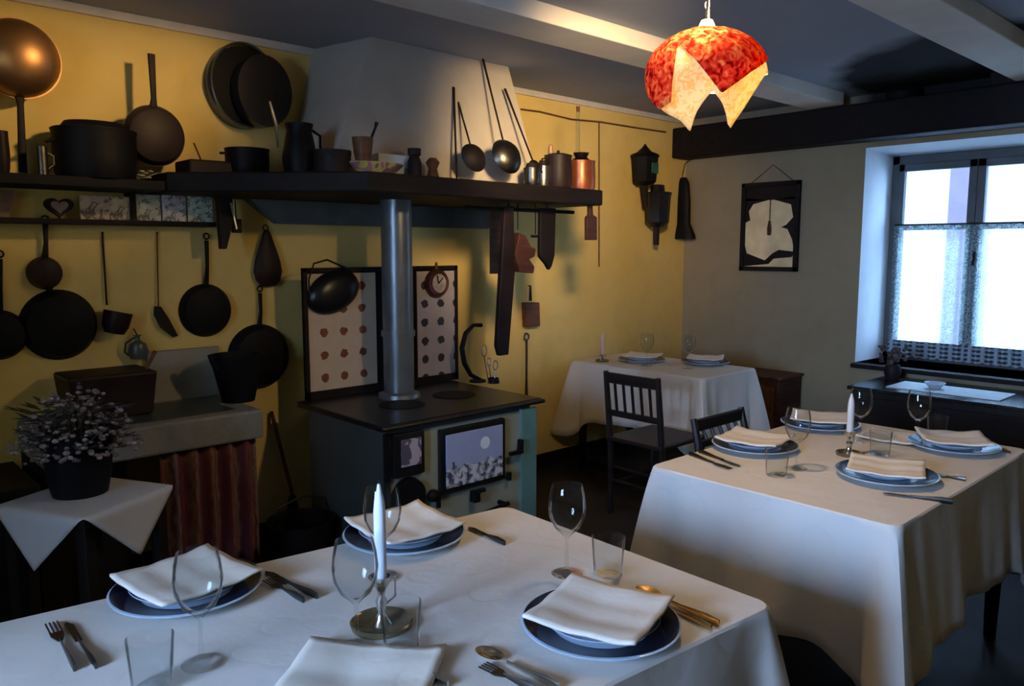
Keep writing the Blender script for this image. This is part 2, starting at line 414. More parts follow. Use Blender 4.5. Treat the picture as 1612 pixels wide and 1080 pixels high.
for j in range(NG):
    for i in range(NG): a_ = j * (NG + 1) + i; gf.append((a_, a_ + 1, a_ + NG + 2, a_ + NG + 1))
hb_.add(gv, gf).build('hood_body', m_hood, hd)
plank = [(1.24, 3.80), (1.24, 3.52), (1.86, 2.90), (3.42, 2.94), (3.42, 3.80)]
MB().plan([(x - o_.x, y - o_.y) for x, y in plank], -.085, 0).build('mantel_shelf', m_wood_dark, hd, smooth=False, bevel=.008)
MB().prism([(1.70 - 2.6, -.085), (1.86 - 2.6, -.20), (3.26 - 2.6, -.20), (3.31 - 2.6, -.17), (3.31 - 2.6, -.085)], 3.72 - 3.45, 3.80 - 3.45).build('hood_skirt', M('sooty_plaster', (.10, .105, .10), .85, var=.2), hd, smooth=False)
MB().tube([(x - 2.6, y - 3.45, z - 1.85) for x, y, z in ((2.55, 3.1, 1.73), (3.35, 3.1, 1.73))], .010).build('hanging_rail', m_iron, hd)

sh1 = thing('wall_shelf', 'long dark upper wall shelf carrying pots left of the hood', 'shelf', (.4, 3.66, 1.77))
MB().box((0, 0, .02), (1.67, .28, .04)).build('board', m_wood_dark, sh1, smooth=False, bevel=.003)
for x in (-.6, .1, .75): MB().prism([(x, 0), (x + .02, 0), (x + .02, -.12), (x, -.12)], .05, .14).build('bracket', m_wood_dark, sh1, smooth=False)
p = onY(0, 352, 3.72)
sh2 = thing('hanging_rail_shelf', 'narrow dark rail shelf below the pot shelf holding picture tiles', 'shelf', (.42, 3.74, onY(170, 350, 3.69).z))
xr = onY(338, 350, 3.70).x
MB().box(((xr - .42 + -.9) / 2, 0, .0), (xr - .42 + .9, .12, .022)).build('board', m_wood_dark, sh2, smooth=False, bevel=.003)
RZ = sh2.location.z + .011

# ---------------------------------------------------------------- things on the wall
nail = lambda mb, z: mb.tube([(0, .012, z), (0, -.03, z)], .004, 6)
def wall_pan(px, py, rpx, top_py, label, name='frying_pan', mat=m_iron, depth=.05, group=None, back=0.0, hpx=None, convex=False, hang=None):
    Yf = YW - depth * .5 - back
    c = onY(px, py, Yf); r = (onY(px + rpx, py, Yf) - onY(px - rpx, py, Yf)).length / 2
    r = (r + (onY(px, py - rpx, Yf) - onY(px, py + rpx, Yf)).length / 2) / 2
    t = onY(px if hpx is None else hpx, top_py, Yf)
    o = thing(name, label, 'pan', (c.x, YW - back, c.z), 0, group)
    b = MB()
    if convex:
        pr = [(0, depth), (r * .4, depth * .93), (r * .7, depth * .72), (r * .9, depth * .42), (r * .98, depth * .15), (r * 1.02, .006), (r * .97, .006), (r * .7, depth * .6), (0, depth * .9)]
    else:
        pr = [(0, depth), (r * .80, depth), (r * .86, depth * .94), (r, .006), (r * 1.02, .004), (r * 1.0, .010), (r * .80, depth * .9), (0, depth * .92)]
    b.lathe(pr, 40, RX).build('pan_body', mat, o)
    dx, dz = t.x - c.x, t.z - c.z; L = math.hypot(dx, dz); ux, uz = dx / L, dz / L
    hb = MB(); h0 = r * .95
    hb.tube([(ux * h0, -.012, uz * h0), (ux * (h0 + (L - h0) * .4), -.028, uz * (h0 + (L - h0) * .4)), (ux * (L - .02), -.018, uz * (L - .02))], [.014, .009, .011], 8, flat=.5)
    rr = .014
    hb.tube([(ux * L + rr * math.cos(a), -.016, uz * L + rr * math.sin(a)) for a in [i * PI / 5 for i in range(10)]], .004, 6, closed=True)
    hb.build('handle', mat, o)
    return o
wall_pan(0, 528, 42, 400, 'large black pan at the left edge, hanging lowest under the rail', back=.0)
wall_pan(95, 512, 58, 452, 'widest black frying pan below the small round pan', depth=.06, hpx=78)
wall_pan(72, 430, 27, 345, 'small round black pan with straight handle hanging from the rail above the widest pan', back=.012, mat=m_copper_d)
wall_pan(326, 489, 41, 372, 'black round pan hanging alone between skimmer and teardrop mould', mat=m_iron)
wall_pan(411, 562, 49, 455, 'big black pan hanging under the teardrop mould beside the tile panel', depth=.06)
# copper pan and round pan standing over the shelf
def prop_pan(px, py, rpx, hpx, hpy, label, mat, Yc, depth, convex=True, tilt=0):
    c = onY(px, py, Yc); r = ((onY(px + rpx, py, Yc) - onY(px - rpx, py, Yc)).length + (onY(px, py - rpx, Yc) - onY(px, py + rpx, Yc)).length) / 4
    t = onY(hpx, hpy, Yc)
    o = thing('hanging_pan', label, 'pan', (c.x, Yc, c.z))
    pr = [(0, depth)] + [(r * math.sin(a), depth * math.cos(a)) for a in [PI / 2 * i / 10 for i in range(1, 10)]] + [(r, 0), (r * 1.04, 0), (r * 1.04, -.006), (r * .97, -.006), (r * .9, depth * .3), (0, depth * .85)]
    if not convex: pr = [(0, depth), (r * .84, depth), (r * .9, depth * .9), (r, 0), (r * 1.03, 0), (r * .98, -.004), (r * .8, depth * .85), (0, depth * .9)]
    MB().lathe(pr, 48, RX).build('pan_body', mat, o)
    d = Vector((t.x - c.x, 0, t.z - c.z)); L = d.length; d.normalize()
    hm = MB().tube([d * r * .95, d * (r + .03) + Vector((0, -.01, 0)), d * L], [.018, .012, .016], 8, flat=.5)
    if tilt: hm.tube([d * (L - .03), d * (L - .03) + Vector((0, .1, 0))], .006)
    hm.build('handle', m_dkbrown, o)
    return o
prop_pan(28, 92, 64, 36, 272, 'large shiny copper pan upside down at top left, handle pointing down', m_copper, 3.66, .12)
prop_pan(243, 214, 47, 238, 85, 'round dark copper pan with long upright handle above the shelf', m_copper_d, 3.62, .04, False)
# the big dark sieve drum
c = onY(403, 140, 3.68)
o = thing('drum_sieve', 'big black round drum sieve hanging high beside the hood', 'sieve', (c.x, YW, c.z))
r = .190
MB().lathe([(r, 0), (r, .10), (r * .97, .105), (r * .95, .10), (r * .95, .01), (r * .97, 0)], 48, T3(-.03, 0, .02) @ RX @ Matrix.Diagonal((.9, 1.05, .8, 1))).build('sieve_hoop', m_sidegreen, o)
MB().lathe([(0, .06), (r * .95, .06), (r * .95, .065), (0, .065)], 40, T3(-.03, 0, .02) @ RX).build('sieve_mesh', m_iron, o)
MB().lathe([(r * .8, .10), (r * .8, .20), (0, .205), (0, .2), (r * .78, .19), (r * .78, .10)], 40, T3(.03, 0, -.01) @ RX @ Matrix.Diagonal((.9, 1.1, .8, 1))).build('inner_pan', m_iron_s, o)
p0 = onY(425, 160, 3.5) - o.location; p1 = onY(438, 232, 3.5) - o.location
MB().tube([p0, (p0 + p1) / 2 + Vector((0, -.02, 0)), p1], [.006, .009, .005], 8).build('ladle_handle', m_steel, o)
# ladle, skimmer, mould, bottle
def hang_thing(name, label, cat, px, py, Y=YW, group=None, rz=0):
    c = onY(px, py, Y) if rz == 0 else onX(px, py, Y)
    return thing(name, label, cat, c, rz, group), c
def loc_(c, px, py, Y, dy=0):
    q = onY(px, py, Y) - c; return Vector((q.x, q.y + dy, q.z))
o, c = hang_thing('ladle', 'long-handled dark ladle hanging right of the widest black pan', 'ladle', 160, 365)
a = loc_(c, 166, 480, YW)
MB().tube([(0, -.01, 0), a + Vector((0, -.02, 0))], .0045, 6).tube([(0, .01, -.006), (0, -.025, -.006)], .003, 6).build('handle', m_dkbrown, o)
a = loc_(c, 176, 505, YW)
MB().lathe([(0, -.055), (.04, -.052), (.055, -.02), (.06, .045), (.056, .045), (.05, -.015), (0, -.045)], 28, T3(a.x, -.065, a.z) @ Matrix.Rotation(R(14), 4, 'Y')).build('bowl', m_copper_d, o)
o, c = hang_thing('skimmer', 'thin long-handled skimmer with slanted blade left of the lone round pan', 'skimmer', 246, 365)
a = loc_(c, 247, 484, YW)
MB().tube([(0, -.01, 0), a + Vector((0, -.02, 0))], .0035, 6).tube([(0, .01, -.005), (0, -.02, -.005)], .003, 6).build('handle', m_wood_brown, o)
pts = [loc_(c, x, y, YW, -.02) for x, y in ((241, 482), (250, 482), (262, 500), (277, 528), (270, 530), (250, 515), (240, 495))]
MB().prism([(q.x, q.z) for q in pts], -.03, -.012).build('blade', m_dkbrown, o)
o, c = hang_thing('teardrop_mould', 'dark teardrop-shaped copper mould hanging above the big black pan', 'mould', 417, 407)
hh = (onY(417, 362, YW) - onY(417, 452, YW)).z / 2
prof = [(.012, 1), (.022, .86), (.034, .62), (.05, .3), (.068, -.1), (.076, -.45), (.066, -.75), (.04, -.95), (0.0, -1)]
MB().lathe([(r_, -z_ * hh) for r_, z_ in reversed(prof)] if False else [(0, hh)] + [(r_, z_ * hh) for r_, z_ in prof], 28, T3(0, -.03, 0), sy=.4).build('mould_body', m_copper_d, o)
MB().tube([(.014 * math.cos(t), -.02, hh + .01 + .014 * math.sin(t)) for t in [i * PI / 5 for i in range(10)]], .003, 6, closed=True).build('ring', m_iron, o)
o, c = hang_thing('small_flask', 'small dark green flask hanging beneath the skimmer above the stone sink', 'flask', 212, 545)
MB().lathe([(0, -.055), (.035, -.052), (.045, -.02), (.035, .015), (.012, .03), (.012, .05), (.022, .056), (0, .056)], 24, T3(0, -.045, 0)).build('flask_body', m_sidegreen, o)
MB().tube([(-.012, -.045, .045), (-.05, -.04, .02), (-.055, -.04, -.02), (-.04, -.045, -.035)], .004, 6).tube([(0, -.04, .056), (0, .0, .08)], .003, 6).build('handle', m_dkbrown, o)
# cluster at the shelf end
o, c = hang_thing('knife_sheath', 'long black sheath of knives hanging from the rail end', 'sheath', 352, 292, 3.62)
L_ = (onY(352, 292, 3.62) - onY(352, 392, 3.62)).z
MB().prism([(-.038, .0), (.035, .0), (.030, -L_ * .6), (-.005, -L_), (-.03, -L_)], -.02, .02).build('sheath', m_dkbrown, o, bevel=.004)
MB().tube([(.02, -.025, -.08), (.04, -.03, -.2)], .005, 6).build('blade', m_steel, o)
MB().tube([(0, 0, 0), (0, .02, .035), (0, .19, .035)], .005, 6).build('hook', m_iron, o)
o, c = hang_thing('hanging_tag_block', 'small dark wooden block dangling on a cord beside the knife sheath', 'hanging block', 369, 300, 3.64)
MB().tube([(0, 0, 0), (.003, 0, -.13)], .003, 6).build('cord', m_dkbrown, o)
MB().box((.004, 0, -.165), (.045, .02, .065)).build('block', m_dkbrown, o, bevel=.004)

# ---------------------------------------------------------------- picture tiles on the rail
tiles = [(128, 172, 308, 350, (.35, .26, .20), 'first brownish picture card at the left of the tile row'),
         (173, 213, 310, 350, (.33, .27, .20), 'brownish picture card second from the left in the tile row'),
         (217, 253, 307, 350, (.42, .42, .34), 'greenish lined picture tile in the middle of the row'),
         (258, 293, 306, 350, (.48, .46, .48), 'white tile with dark figure fourth in the row'),
         (298, 335, 303, 351, (.45, .50, .42), 'tall pale green tile at the right end of the row')]
for i, (x0, x1, y0, y1, cc, lab) in enumerate(tiles):
    a = onY(x0, y1, 3.72); b_ = onY(x1, y0, 3.72); wdt = b_.x - a.x; hgt = b_.z - RZ
    mt = blotch_mat('tile_print_%d' % i, [cc, [x * .25 for x in cc], cc, [x * 1.3 for x in cc]], 22 + i * 5, .35)
    tag(MB().box((0, 0, hgt / 2), (wdt, .012, hgt)).build('picture_tile', mt, None, False, .002, (a.x + wdt / 2, 3.735, RZ)), lab, 'tile', 'picture tiles on the rail')
c = onY(95, 345, 3.72)
o = thing('heart_dish', 'small dark heart-shaped dish left of the picture tiles', 'dish', (c.x, 3.735, RZ))
heart = [(.055 * (16 * math.sin(t) ** 3) / 16, .05 + .05 * (13 * math.cos(t) - 5 * math.cos(2 * t) - 2 * math.cos(3 * t) - math.cos(4 * t)) / 17) for t in [2 * PI * i / 28 for i in range(28)]]
zmin = min(z for x, z in heart); heart = [(x, z - zmin) for x, z in heart]
MB().prism(heart, -.018, .012).build('dish_body', m_dkbrown, o, bevel=.004)
MB().prism([(x * .6, .02 + z * .62) for x, z in heart], -.021, -.017).build('dish_centre', M('rose_print', (.25, .16, .15), .5), o)
c = onY(15, 335, 3.70)
tag(MB().prism([(-.09, 0), (.0, 0), (.035, .10), (.025, .11), (-.09, .11)], -.006, .006).build('leaning_card', M('brown_print_card', (.20, .10, .07), .6, var=.4, scale=20), None, False, 0, (c.x, 3.735, RZ)), 'brown slanted card leaning at the left end of the rail', 'card')

# ---------------------------------------------------------------- pots on the left shelf (top z 1.81)
ZS = 1.81; ZM = 1.85
def place(px0, px1, pyt, Y, z0):
    a = onY(px0, pyt, Y); b = onY(px1, pyt, Y)
    return (a.x + b.x) / 2, (b.x - a.x) / 2, a.z - z0
def put(name, label, cat, px0, px1, pyt, Y, z0, group=None):
    x, r_, h_ = place(px0, px1, pyt, Y, z0)
    return thing(name, label, cat, (x, Y, z0), 0, group), r_, h_
def vessel(r, h, bulge=1.0, wall=.004, foot=.85, lip=1.03):
    return [(0, 0), (r * foot, 0), (r * (foot + bulge) / 2 + r * .02, h * .12), (r * bulge, h * .45), (r, h * .9), (r * lip, h), (r * lip - wall, h), (r - wall, h * .9), (r * bulge - wall, h * .45), (r * foot - wall, .006), (0, .006)]
o, r, h = put('cauldron', 'large black lidded cauldron on the upper shelf left of the round pan', 'pot', 80, 212, 200, 3.63, ZS)
r = min(r, .16)
MB().lathe(vessel(r, h, 1.0, foot=.92), 44, sy=.85).build('pot_body', m_iron, o)
MB().lathe([(0, h + .035), (r * .7, h + .032), (r * .80, h + .01), (r * .99, h + .004), (r * .99, h - .004), (0, h - .004)], 44, sy=.85).build('lid', m_iron, o)
for s_ in (-1, 1): MB().tube([(s_ * r * .98, -.03, h * .75), (s_ * r * 1.1, -.03, h * .72), (s_ * r * 1.1, .03, h * .72), (s_ * r * .98, .03, h * .75)], .006, 6).build('handle', m_iron, o)
o, r, h = put('tin_can', 'small dull tin can between the copper pan handle and the cauldron', 'can', 55, 74, 230, 3.58, ZS)
MB().lathe([(0, 0), (r, 0), (r, h), (r - .003, h), (r - .003, .004), (0, .004)], 24).build('can_body', m_dimsteel, o)
MB().tube([(r, 0, h * .8), (r + .02, 0, h * .7), (r + .02, 0, h * .4), (r, 0, h * .25)], .004, 6).build('handle', m_dimsteel, o)
o, r, h = put('dark_jar', 'dark purple-brown jar at the far left end of the shelf', 'jar', -14, 12, 205, 3.60, ZS)
MB().lathe(vessel(r, h, 1.08, foot=.8), 28).build('jar_body', m_copper_d, o)
o, r, h = put('ivy_sprig', 'pale dried leaf sprig lying under the round pan on the shelf', 'dried sprig', 216, 250, 262, 3.57, ZS)
lf = MB()
for i in range(9):
    a = i * .7; lf.ball((random.uniform(-r, r), random.uniform(-.02, .02), .012 + .03 * random.random()), .011, 8, (1.2, 1, .5))
lf.tube([(-r, 0, .006), (0, .01, .02), (r, 0, .04)], .002, 5)
lf.build('leaves', M('dried_leaf', (.30, .27, .18), .8, var=.4, scale=40), o)
o, r, h = put('roasting_tin', 'low dark brown roasting tin at the right end of the upper shelf', 'tin', 286, 358, 252, 3.56, ZS)
MB().plan([(-r, -.09), (r, -.09), (r, .09), (-r, .09)], 0, h).build('tin_body', m_copper_d, o, False, .01)
a = onY(305, 225, 3.5) - o.location; b_ = onY(318, 252, 3.5) - o.location
MB().tube([(a.x, -.06, a.z), (b_.x, -.05, b_.z), (b_.x + .02, -.04, h - .01)], .004, 6).build('spoon_handle', m_wood_brown, o)
# on the hood shelf, left part
o, r, h = put('deep_pot', 'black deep pot at the hood shelf corner below the sieve', 'pot', 356, 420, 232, 3.50, ZM)
MB().lathe(vessel(r, h, 1.0), 32).build('pot_body', m_iron, o)
MB().tube([(-r, 0, h * .8), (-r - .03, 0, h * .78)], .006, 6).build('handle', m_iron, o)
o, r, h = put('tall_jug', 'tall black jug standing before the hood left face', 'jug', 445, 495, 192, 3.20, ZM)
MB().lathe([(0, 0), (r * .9, 0), (r, h * .3), (r * .8, h * .7), (r * .7, h * .85), (r * .8, h), (r * .76, h), (r * .66, h * .85), (0, h * .8)], 28).build('jug_body', m_iron, o)
MB().tube([(r * .8, 0, h * .9), (r * 1.35, 0, h * .8), (r * 1.35, 0, h * .5), (r * .9, 0, h * .35)], .007, 6).build('handle', m_iron, o)
o, r, h = put('round_tin', 'low wide black tin beside the tall jug on the hood shelf', 'tin', 496, 548, 235, 3.08, ZM)
MB().lathe([(0, 0), (r, 0), (r, h * .8), (r * 1.03, h * .8), (r * 1.03, h), (0, h)], 32).build('tin_body', m_dkbrown, o)
o, r, h = put('mortar', 'small brown mortar with slanted pestle on the hood shelf', 'mortar', 556, 585, 215, 3.03, ZM)
MB().lathe([(0, 0), (r * .8, 0), (r * .6, h * .2), (r * .85, h * .6), (r, h), (r * .85, h), (r * .6, h * .5), (0, h * .3)], 24).build('mortar_bowl', m_wood_brown, o)
a = onY(593, 193, 3.03) - o.location
MB().tube([(0, 0, h * .4), (a.x * .9, 0, a.z * .9), a], [.008, .006, .009], 8).build('pestle', m_dkbrown, o)
x0, x1 = onY(556, 270, 2.98).x, onY(641, 270, 2.98).x
o = thing('decorated_plate', 'yellow and pink decorated oval plate lying on the hood shelf edge', 'plate', ((x0 + x1) / 2, 3.02, ZM))
MB().lathe([(0, .004), (.5, .004), (.8, .012), (1, .026), (.98, .03), (.75, .018), (.5, .009), (0, .009)][0:] and [(r_ * (x1 - x0) / 2, z_) for r_, z_ in [(0, 0), (.6, 0), (1, .045), (.97, .05), (.6, .008), (0, .008)]], 36, sy=.55).build('plate_body', blotch_mat('painted_plate', [(.40, .36, .10), (.35, .15, .18), (.45, .38, .12), (.18, .10, .12)], 12), o)
x0, x1 = onY(596, 262, 3.10).x, onY(643, 262, 3.10).x; zt = onY(620, 243, 3.10).z
tag(MB().box((0, 0, (zt - ZM) / 2), ((x1 - x0), .06, zt - ZM)).build('white_box', M('white_card', (.62, .68, .72), .5, var=.05), None, False, .003, ((x0 + x1) / 2, 3.13, ZM)), 'small white box behind the decorated plate on the hood shelf', 'box')
o, r, h = put('dark_bottle', 'short dark purple bottle right of the white box', 'bottle', 643, 661, 233, 3.06, ZM)
MB().lathe([(0, 0), (r, 0), (r, h * .55), (r * .7, h * .72), (r * .75, h * .75), (r * .95, h * .78), (r * .95, h), (0, h)], 20).build('bottle_body', m_dkbrown, o)
o, r, h = put('pepper_pot', 'tiny dark pot between the bottle and the leaning ladles', 'pot', 672, 690, 248, 3.06, ZM)
MB().lathe([(0, 0), (r, 0), (r * .6, h * .5), (r, h * .8), (r * .5, h), (0, h)], 16).build('pot_body', m_wood_brown, o)
# leaning ladles and forks
def leaning(name, label, top, base, rpx, Yb, Yt, mat, bowl=True, group=None):
    zb = ZM + .0
    rr = rpx * 3.9 / F
    cb = onY(base[0], base[1], Yb)
    ct = onY(top[0], top[1], Yt)
    rr = max(rr, .01)
    cz = max(cb.z, ZM + rr) if bowl else ZM + .004
    o = thing(name, label, 'ladle' if bowl else 'utensil', (cb.x, Yb, ZM), 0, group)
    cc = Vector((0, 0, cz - ZM))
    tt = ct - o.location
    if bowl:
        ax = Matrix.Rotation(R(70), 4, 'X')
        MB().lathe([(0, rr * .55), (rr * .6, rr * .45), (rr * .9, rr * .18), (rr, 0), (rr * 1.02, -.004), (rr * .94, 0), (rr * .55, rr * .38), (0, rr * .48)], 28, T3(*cc) @ ax).build('bowl', mat, o)
        d = (tt - cc).normalized(); st = cc + d * rr * .95
    else: st = cc
    MB().tube([st, (st + tt) / 2, tt], [.006, .0065, .009], 8, flat=.6).build('handle', m_dkbrown if bowl else mat, o)
    return o
leaning('ladle', 'leftmost leaning ladle with dark round bowl on the hood shelf', (716, 142), (746, 248), 23, 3.02, 3.38, m_dkbrown)
leaning('ladle', 'tallest ladle leaning on the hood with wide grey bowl', (756, 76), (798, 246), 29, 3.02, 3.40, m_dimsteel)
leaning('ladle', 'rightmost leaning ladle with small bowl against the yellow wall', (795, 140), (842, 262), 12, 3.05, 3.30, m_dimsteel)
leaning('roasting_spit', 'thin upright iron spit at the left of the leaning ladles', (714, 138), (719, 268), 3, 3.05, 3.33, m_dkbrown, False)
# jars at the right end of the hood shelf
for (x0, x1, yt, Y, lab, mt, nm) in [
    (828, 846, 256, 3.02, 'small silvery jar beside the rightmost ladle', m_dimsteel, 'spice_jar'),
    (848, 862, 252, 3.06, 'narrow glinting bottle left of the copper jugs', m_steel, 'spice_jar')]:
    o, r, h = put(nm, lab, 'jar', x0, x1, yt, Y, ZM)
    MB().lathe(vessel(r, h * .8, 1.05), 20).build('jar_body', mt, o); MB().lathe([(0, h * .82), (r * .8, h * .82), (r * .6, h), (0, h)], 16).build('stopper', m_dkbrown, o)
o, r, h = put('copper_jug', 'copper jug with dark lid on the hood shelf, left of the pair', 'jug', 862, 895, 243, 3.04, ZM, 'copper jugs on the hood shelf')
MB().lathe(vessel(r * .9, h, 1.08, foot=.95), 28).build('jug_body', m_copper_d, o)
MB().lathe([(0, h + .012), (r * .5, h + .01), (r * .95, h), (0, h)], 24).ball((0, 0, h + .02), .009, 8).build('lid', m_dkbrown, o)
MB().tube([(-r * .9, 0, h * .9), (-r * 1.5, 0, h * .85), (-r * 1.6, 0, h * .5), (-r * .9, 0, h * .2)], .005, 6).build('handle', m_dkbrown, o)
o, r, h = put('copper_jug', 'bright red copper jug at the right end of the hood shelf', 'jug', 899, 930, 252, 3.04, ZM, 'copper jugs on the hood shelf')
MB().lathe(vessel(r * .95, h, 1.05, foot=.98), 28).build('jug_body', M('red_copper', (.30, .09, .04), .35, .6, var=.3), o)
MB().lathe([(0, h + .045), (r * .55, h + .045), (r * .4, h + .02), (r * .7, h), (0, h)], 24).build('lid', m_iron, o)
o, r, h = put('glass_bottle', 'tall clear glass bottle behind the red copper jug', 'bottle', 900, 920, 168, 3.12, ZM)
MB().lathe([(0, 0), (.032, 0), (.034, .12), (.028, .2), (.012, .24), (.011, h), (.009, h), (.009, .24), (.026, .2), (.031, .12), (.03, .004), (0, .004)], 24).build('bottle_body', m_glass, o)
MB().lathe([(0, h - .02), (.009, h - .02), (.011, h + .008), (0, h + .008)], 12).build('cork', m_wood_brown, o)
o, r, h = put('figurine', 'tiny pale figurine behind the copper jugs', 'figurine', 860, 874, 226, 3.2, ZM)
MB().lathe([(0, 0), (.02, 0), (.016, h * .3), (.022, h * .5), (.01, h * .72), (.016, h * .85), (.012, h * .97), (0, h)], 16).build('figurine_body', M('terracotta_glaze', (.35, .2, .12), .5), o)

# ---------------------------------------------------------------- hanging under the hood, right
def flat_hang(name, label, cat, pts, Y, th, mat, anchor, hookz=None, parts=None):
    c = onY(anchor[0], anchor[1], Y)
    o = thing(name, label, cat, c)
    q = [onY(x, y, Y) - c for x, y in pts]
    MB().prism([(v.x, v.z) for v in q], -th / 2, th / 2).build(parts or 'body', mat, o, bevel=min(.004, th * .3))
    return o, c
o, c = flat_hang('leather_strap', 'long black tapering strap hanging down to the stove, longest item under the hood', 'strap', [(792, 325), (806, 325), (808, 430), (798, 558), (784, 560), (780, 545)], 3.10, .03, m_dkbrown, (800, 322))
MB().tube([(0, 0, -.02), (0, .0, .03), (0, .03, .045)], .006, 6).build('hook', m_iron, o)
o, c = flat_hang('wooden_trowel', 'greyish brown narrow board hanging behind the black strap', 'board', [(772, 330), (794, 330), (795, 431), (772, 431)], 3.35, .02, m_wood_brown, (783, 322))
MB().box((.045, -.013, -.2), (.02, .006, .3)).build('metal_edge', m_steel, o, False)
MB().tube([(0, 0, -.02), (0, 0, .09)], .004, 6).build('cord', m_dkbrown, o)
o, c = flat_hang('carved_head', 'brown carved wooden animal head hanging between strap and board', 'carving', [(812, 366), (822, 372), (830, 388), (838, 392), (836, 404), (828, 408), (836, 420), (834, 430), (812, 428), (806, 400)], 3.10, .06, m_wood_red, (815, 335))
MB().tube([(0, 0, -.09), (0, 0, .05)], .004, 6).build('cord', m_dkbrown, o)
o, c = flat_hang('chopping_board', 'dark pointed wooden board hanging under the hood shelf', 'board', [(849, 328), (873, 328), (871, 402), (867, 418), (863, 425), (858, 416), (848, 404)], 3.10, .025, m_wood_dark, (861, 325))
MB().tube([(0, 0, -.01), (0, 0, .03)], .006, 6).build('hook', m_iron, o)
o, c = flat_hang('iron_trivet', 'thin iron chain with crossbar left of the pointed board', 'chain', [(836, 370), (850, 370), (850, 374), (836, 374)], 3.10, .008, m_iron, (843, 325))
MB().tube([(0, 0, .02), (0, 0, -.15)], .003, 6).build('chain', m_iron, o)
o, c = flat_hang('butter_paddle', 'small brown paddle hanging from the right end of the hood shelf', 'paddle', [(926, 322), (931, 322), (932, 338), (938, 342), (938, 378), (922, 378), (922, 342), (926, 338)], 3.0, .022, m_wood_red, (929, 322))
MB().tube([(0, 0, -.01), (0, 0, .05)], .003, 6).build('cord', m_dkbrown, o)
o, c = flat_hang('wall_brush', 'small dark brush hanging on the wall right of the black strap', 'brush', [(824, 476), (846, 476), (847, 513), (826, 515)], YW - .025, .045, m_wood_brown, (835, 450))
MB().tube([(0, 0, 0), (0, 0, -.10)], [.006, .011], 8).tube([(0, -.005, 0), (0, .03, 0)], .003, 6).build('handle', m_dkbrown, o)
c = onY(829, 530, YW - .02); L_ = c.z - onY(828, 625, YW - .02).z
o = thing('fire_poker', 'slim iron poker with ring top hanging below the small brush', 'poker', c)
MB().tube([(.022 * math.cos(t), 0, .022 * math.sin(t)) for t in [i * PI / 7 for i in range(14)]], .006, 6, closed=True).build('ring', m_dimsteel, o)
MB().tube([(0, 0, -.02), (0, 0, -L_ * .7), (0, 0, -L_)], [.008, .007, .012], 8).tube([(0, .03, .022), (0, -.012, .022)], .003, 6).build('rod', m_dimsteel, o)

# ---------------------------------------------------------------- wall ornaments in the corner
def ornament(kind, label, px, pyt, pyb, Y=YW - .10):
    c = onY(px, (pyt + pyb) / 2, Y); h = (onY(px, pyt, Y) - onY(px, pyb, Y)).z
    c.y = YW; o = thing(kind, label, 'wall ornament', c); return o, h
o, h = ornament('wall_lantern', 'upper dark wall lantern with green glass and hanging stem near the corner', 1013, 226, 327)
MB().lathe([(0, h * .5), (.02, h * .44), (.05, h * .37), (.10, h * .33), (.11, h * .30), (.10, h * .28), (.085, -h * .10), (.06, -h * .14), (0, -h * .16)], 8, T3(0, -.11, 0)).build('lantern_body', m_iron, o)
MB().box((0, -.205, h * .1), (.07, .01, h * .16)).build('glass', M('green_bottle_glass', (.02, .10, .08), .15, var=.2), o, False)
MB().tube([(.01, -.1, -h * .15), (.03, -.1, -h * .49)], [.03, .018], 8).build('stem', m_dkbrown, o)
MB().tube([(0, 0, h * .3), (0, -.11, h * .45)], .01, 6).build('wall_arm', m_dkbrown, o)
o, h = ornament('wall_lantern', 'lower dark wall lantern with long stem, between the upper lantern and the bell', 1033, 290, 387)
MB().lathe([(0, h * .5), (.05, h * .48), (.055, h * .38), (.11, h * .36), (.10, h * .30), (.09, -h * .12), (.05, -h * .20), (0, -h * .20)], 8, T3(0, -.11, 0)).build('lantern_body', m_iron_s, o)
MB().tube([(-.005, -.11, -h * .18), (-.005, -.11, -h * .49)], [.025, .022], 8).build('stem', m_dkbrown, o)
MB().tube([(0, 0, h * .2), (0, -.1, h * .2)], .01, 6).build('wall_arm', m_dkbrown, o)
MB().tube([(.1, -.1, h * .3), (.15, -.1, h * .3), (.15, -.1, h * .1)], .006, 6).build('bracket', m_iron, o)
# bell shaped piece on the window wall
c = onX(1083, 315, XW); h = (onX(1083, 252, XW) - onX(1083, 378, XW)).z
o = thing('iron_bell', 'dark bell-shaped iron piece with flared foot hanging beside the corner', 'bell', c, -PI / 2)
MB().lathe([(0, h * .28), (.03, h * .27), (.055, h * .2), (.07, 0), (.075, -h * .3), (.12, -h * .44), (.125, -h * .49), (.11, -h * .49), (0, -h * .44)], 24, T3(0, -.07, 0), sy=.5).build('bell_body', m_iron, o)
MB().tube([(-.03, -.05, h * .26), (-.01, -.04, h * .45), (.03, -.01, h * .5), (.04, .0, h * .5)], .004, 6).build('cord', m_dkbrown, o)
# framed picture
a = onX(1167, 427, XW); b_ = onX(1263, 287, XW)
pw = abs(a.y - b_.y); ph = onX(1215, 287, XW).z - onX(1215, 427, XW).z
o = thing('framed_picture', 'black framed shadow picture hanging by a cord left of the window', 'picture', (XW, (a.y + b_.y) / 2, onX(1215, 357, XW).z), -PI / 2)
f_ = MB(); ft = .032
f_.box((-pw / 2 + ft / 2, -.02, 0), (ft, .035, ph)); f_.box((pw / 2 - ft / 2, -.02, 0), (ft, .035, ph)); f_.box((0, -.02, ph / 2 - ft / 2), (pw, .035, ft)); f_.box((0, -.02, -ph / 2 + ft / 2), (pw, .035, ft))
f_.build('frame', m_wood_dark, o, False, .003)
pb = MB().box((0, -.008, 0), (pw - .03, .012, ph - .03)).build('backing', M('ochre_paper', (.80, .64, .36), .8, var=.2, scale=6), o, False)
sil = MB()
sil.box((0, -.016, ph * .385), (pw - .06, .004, ph * .17))
nn = 14
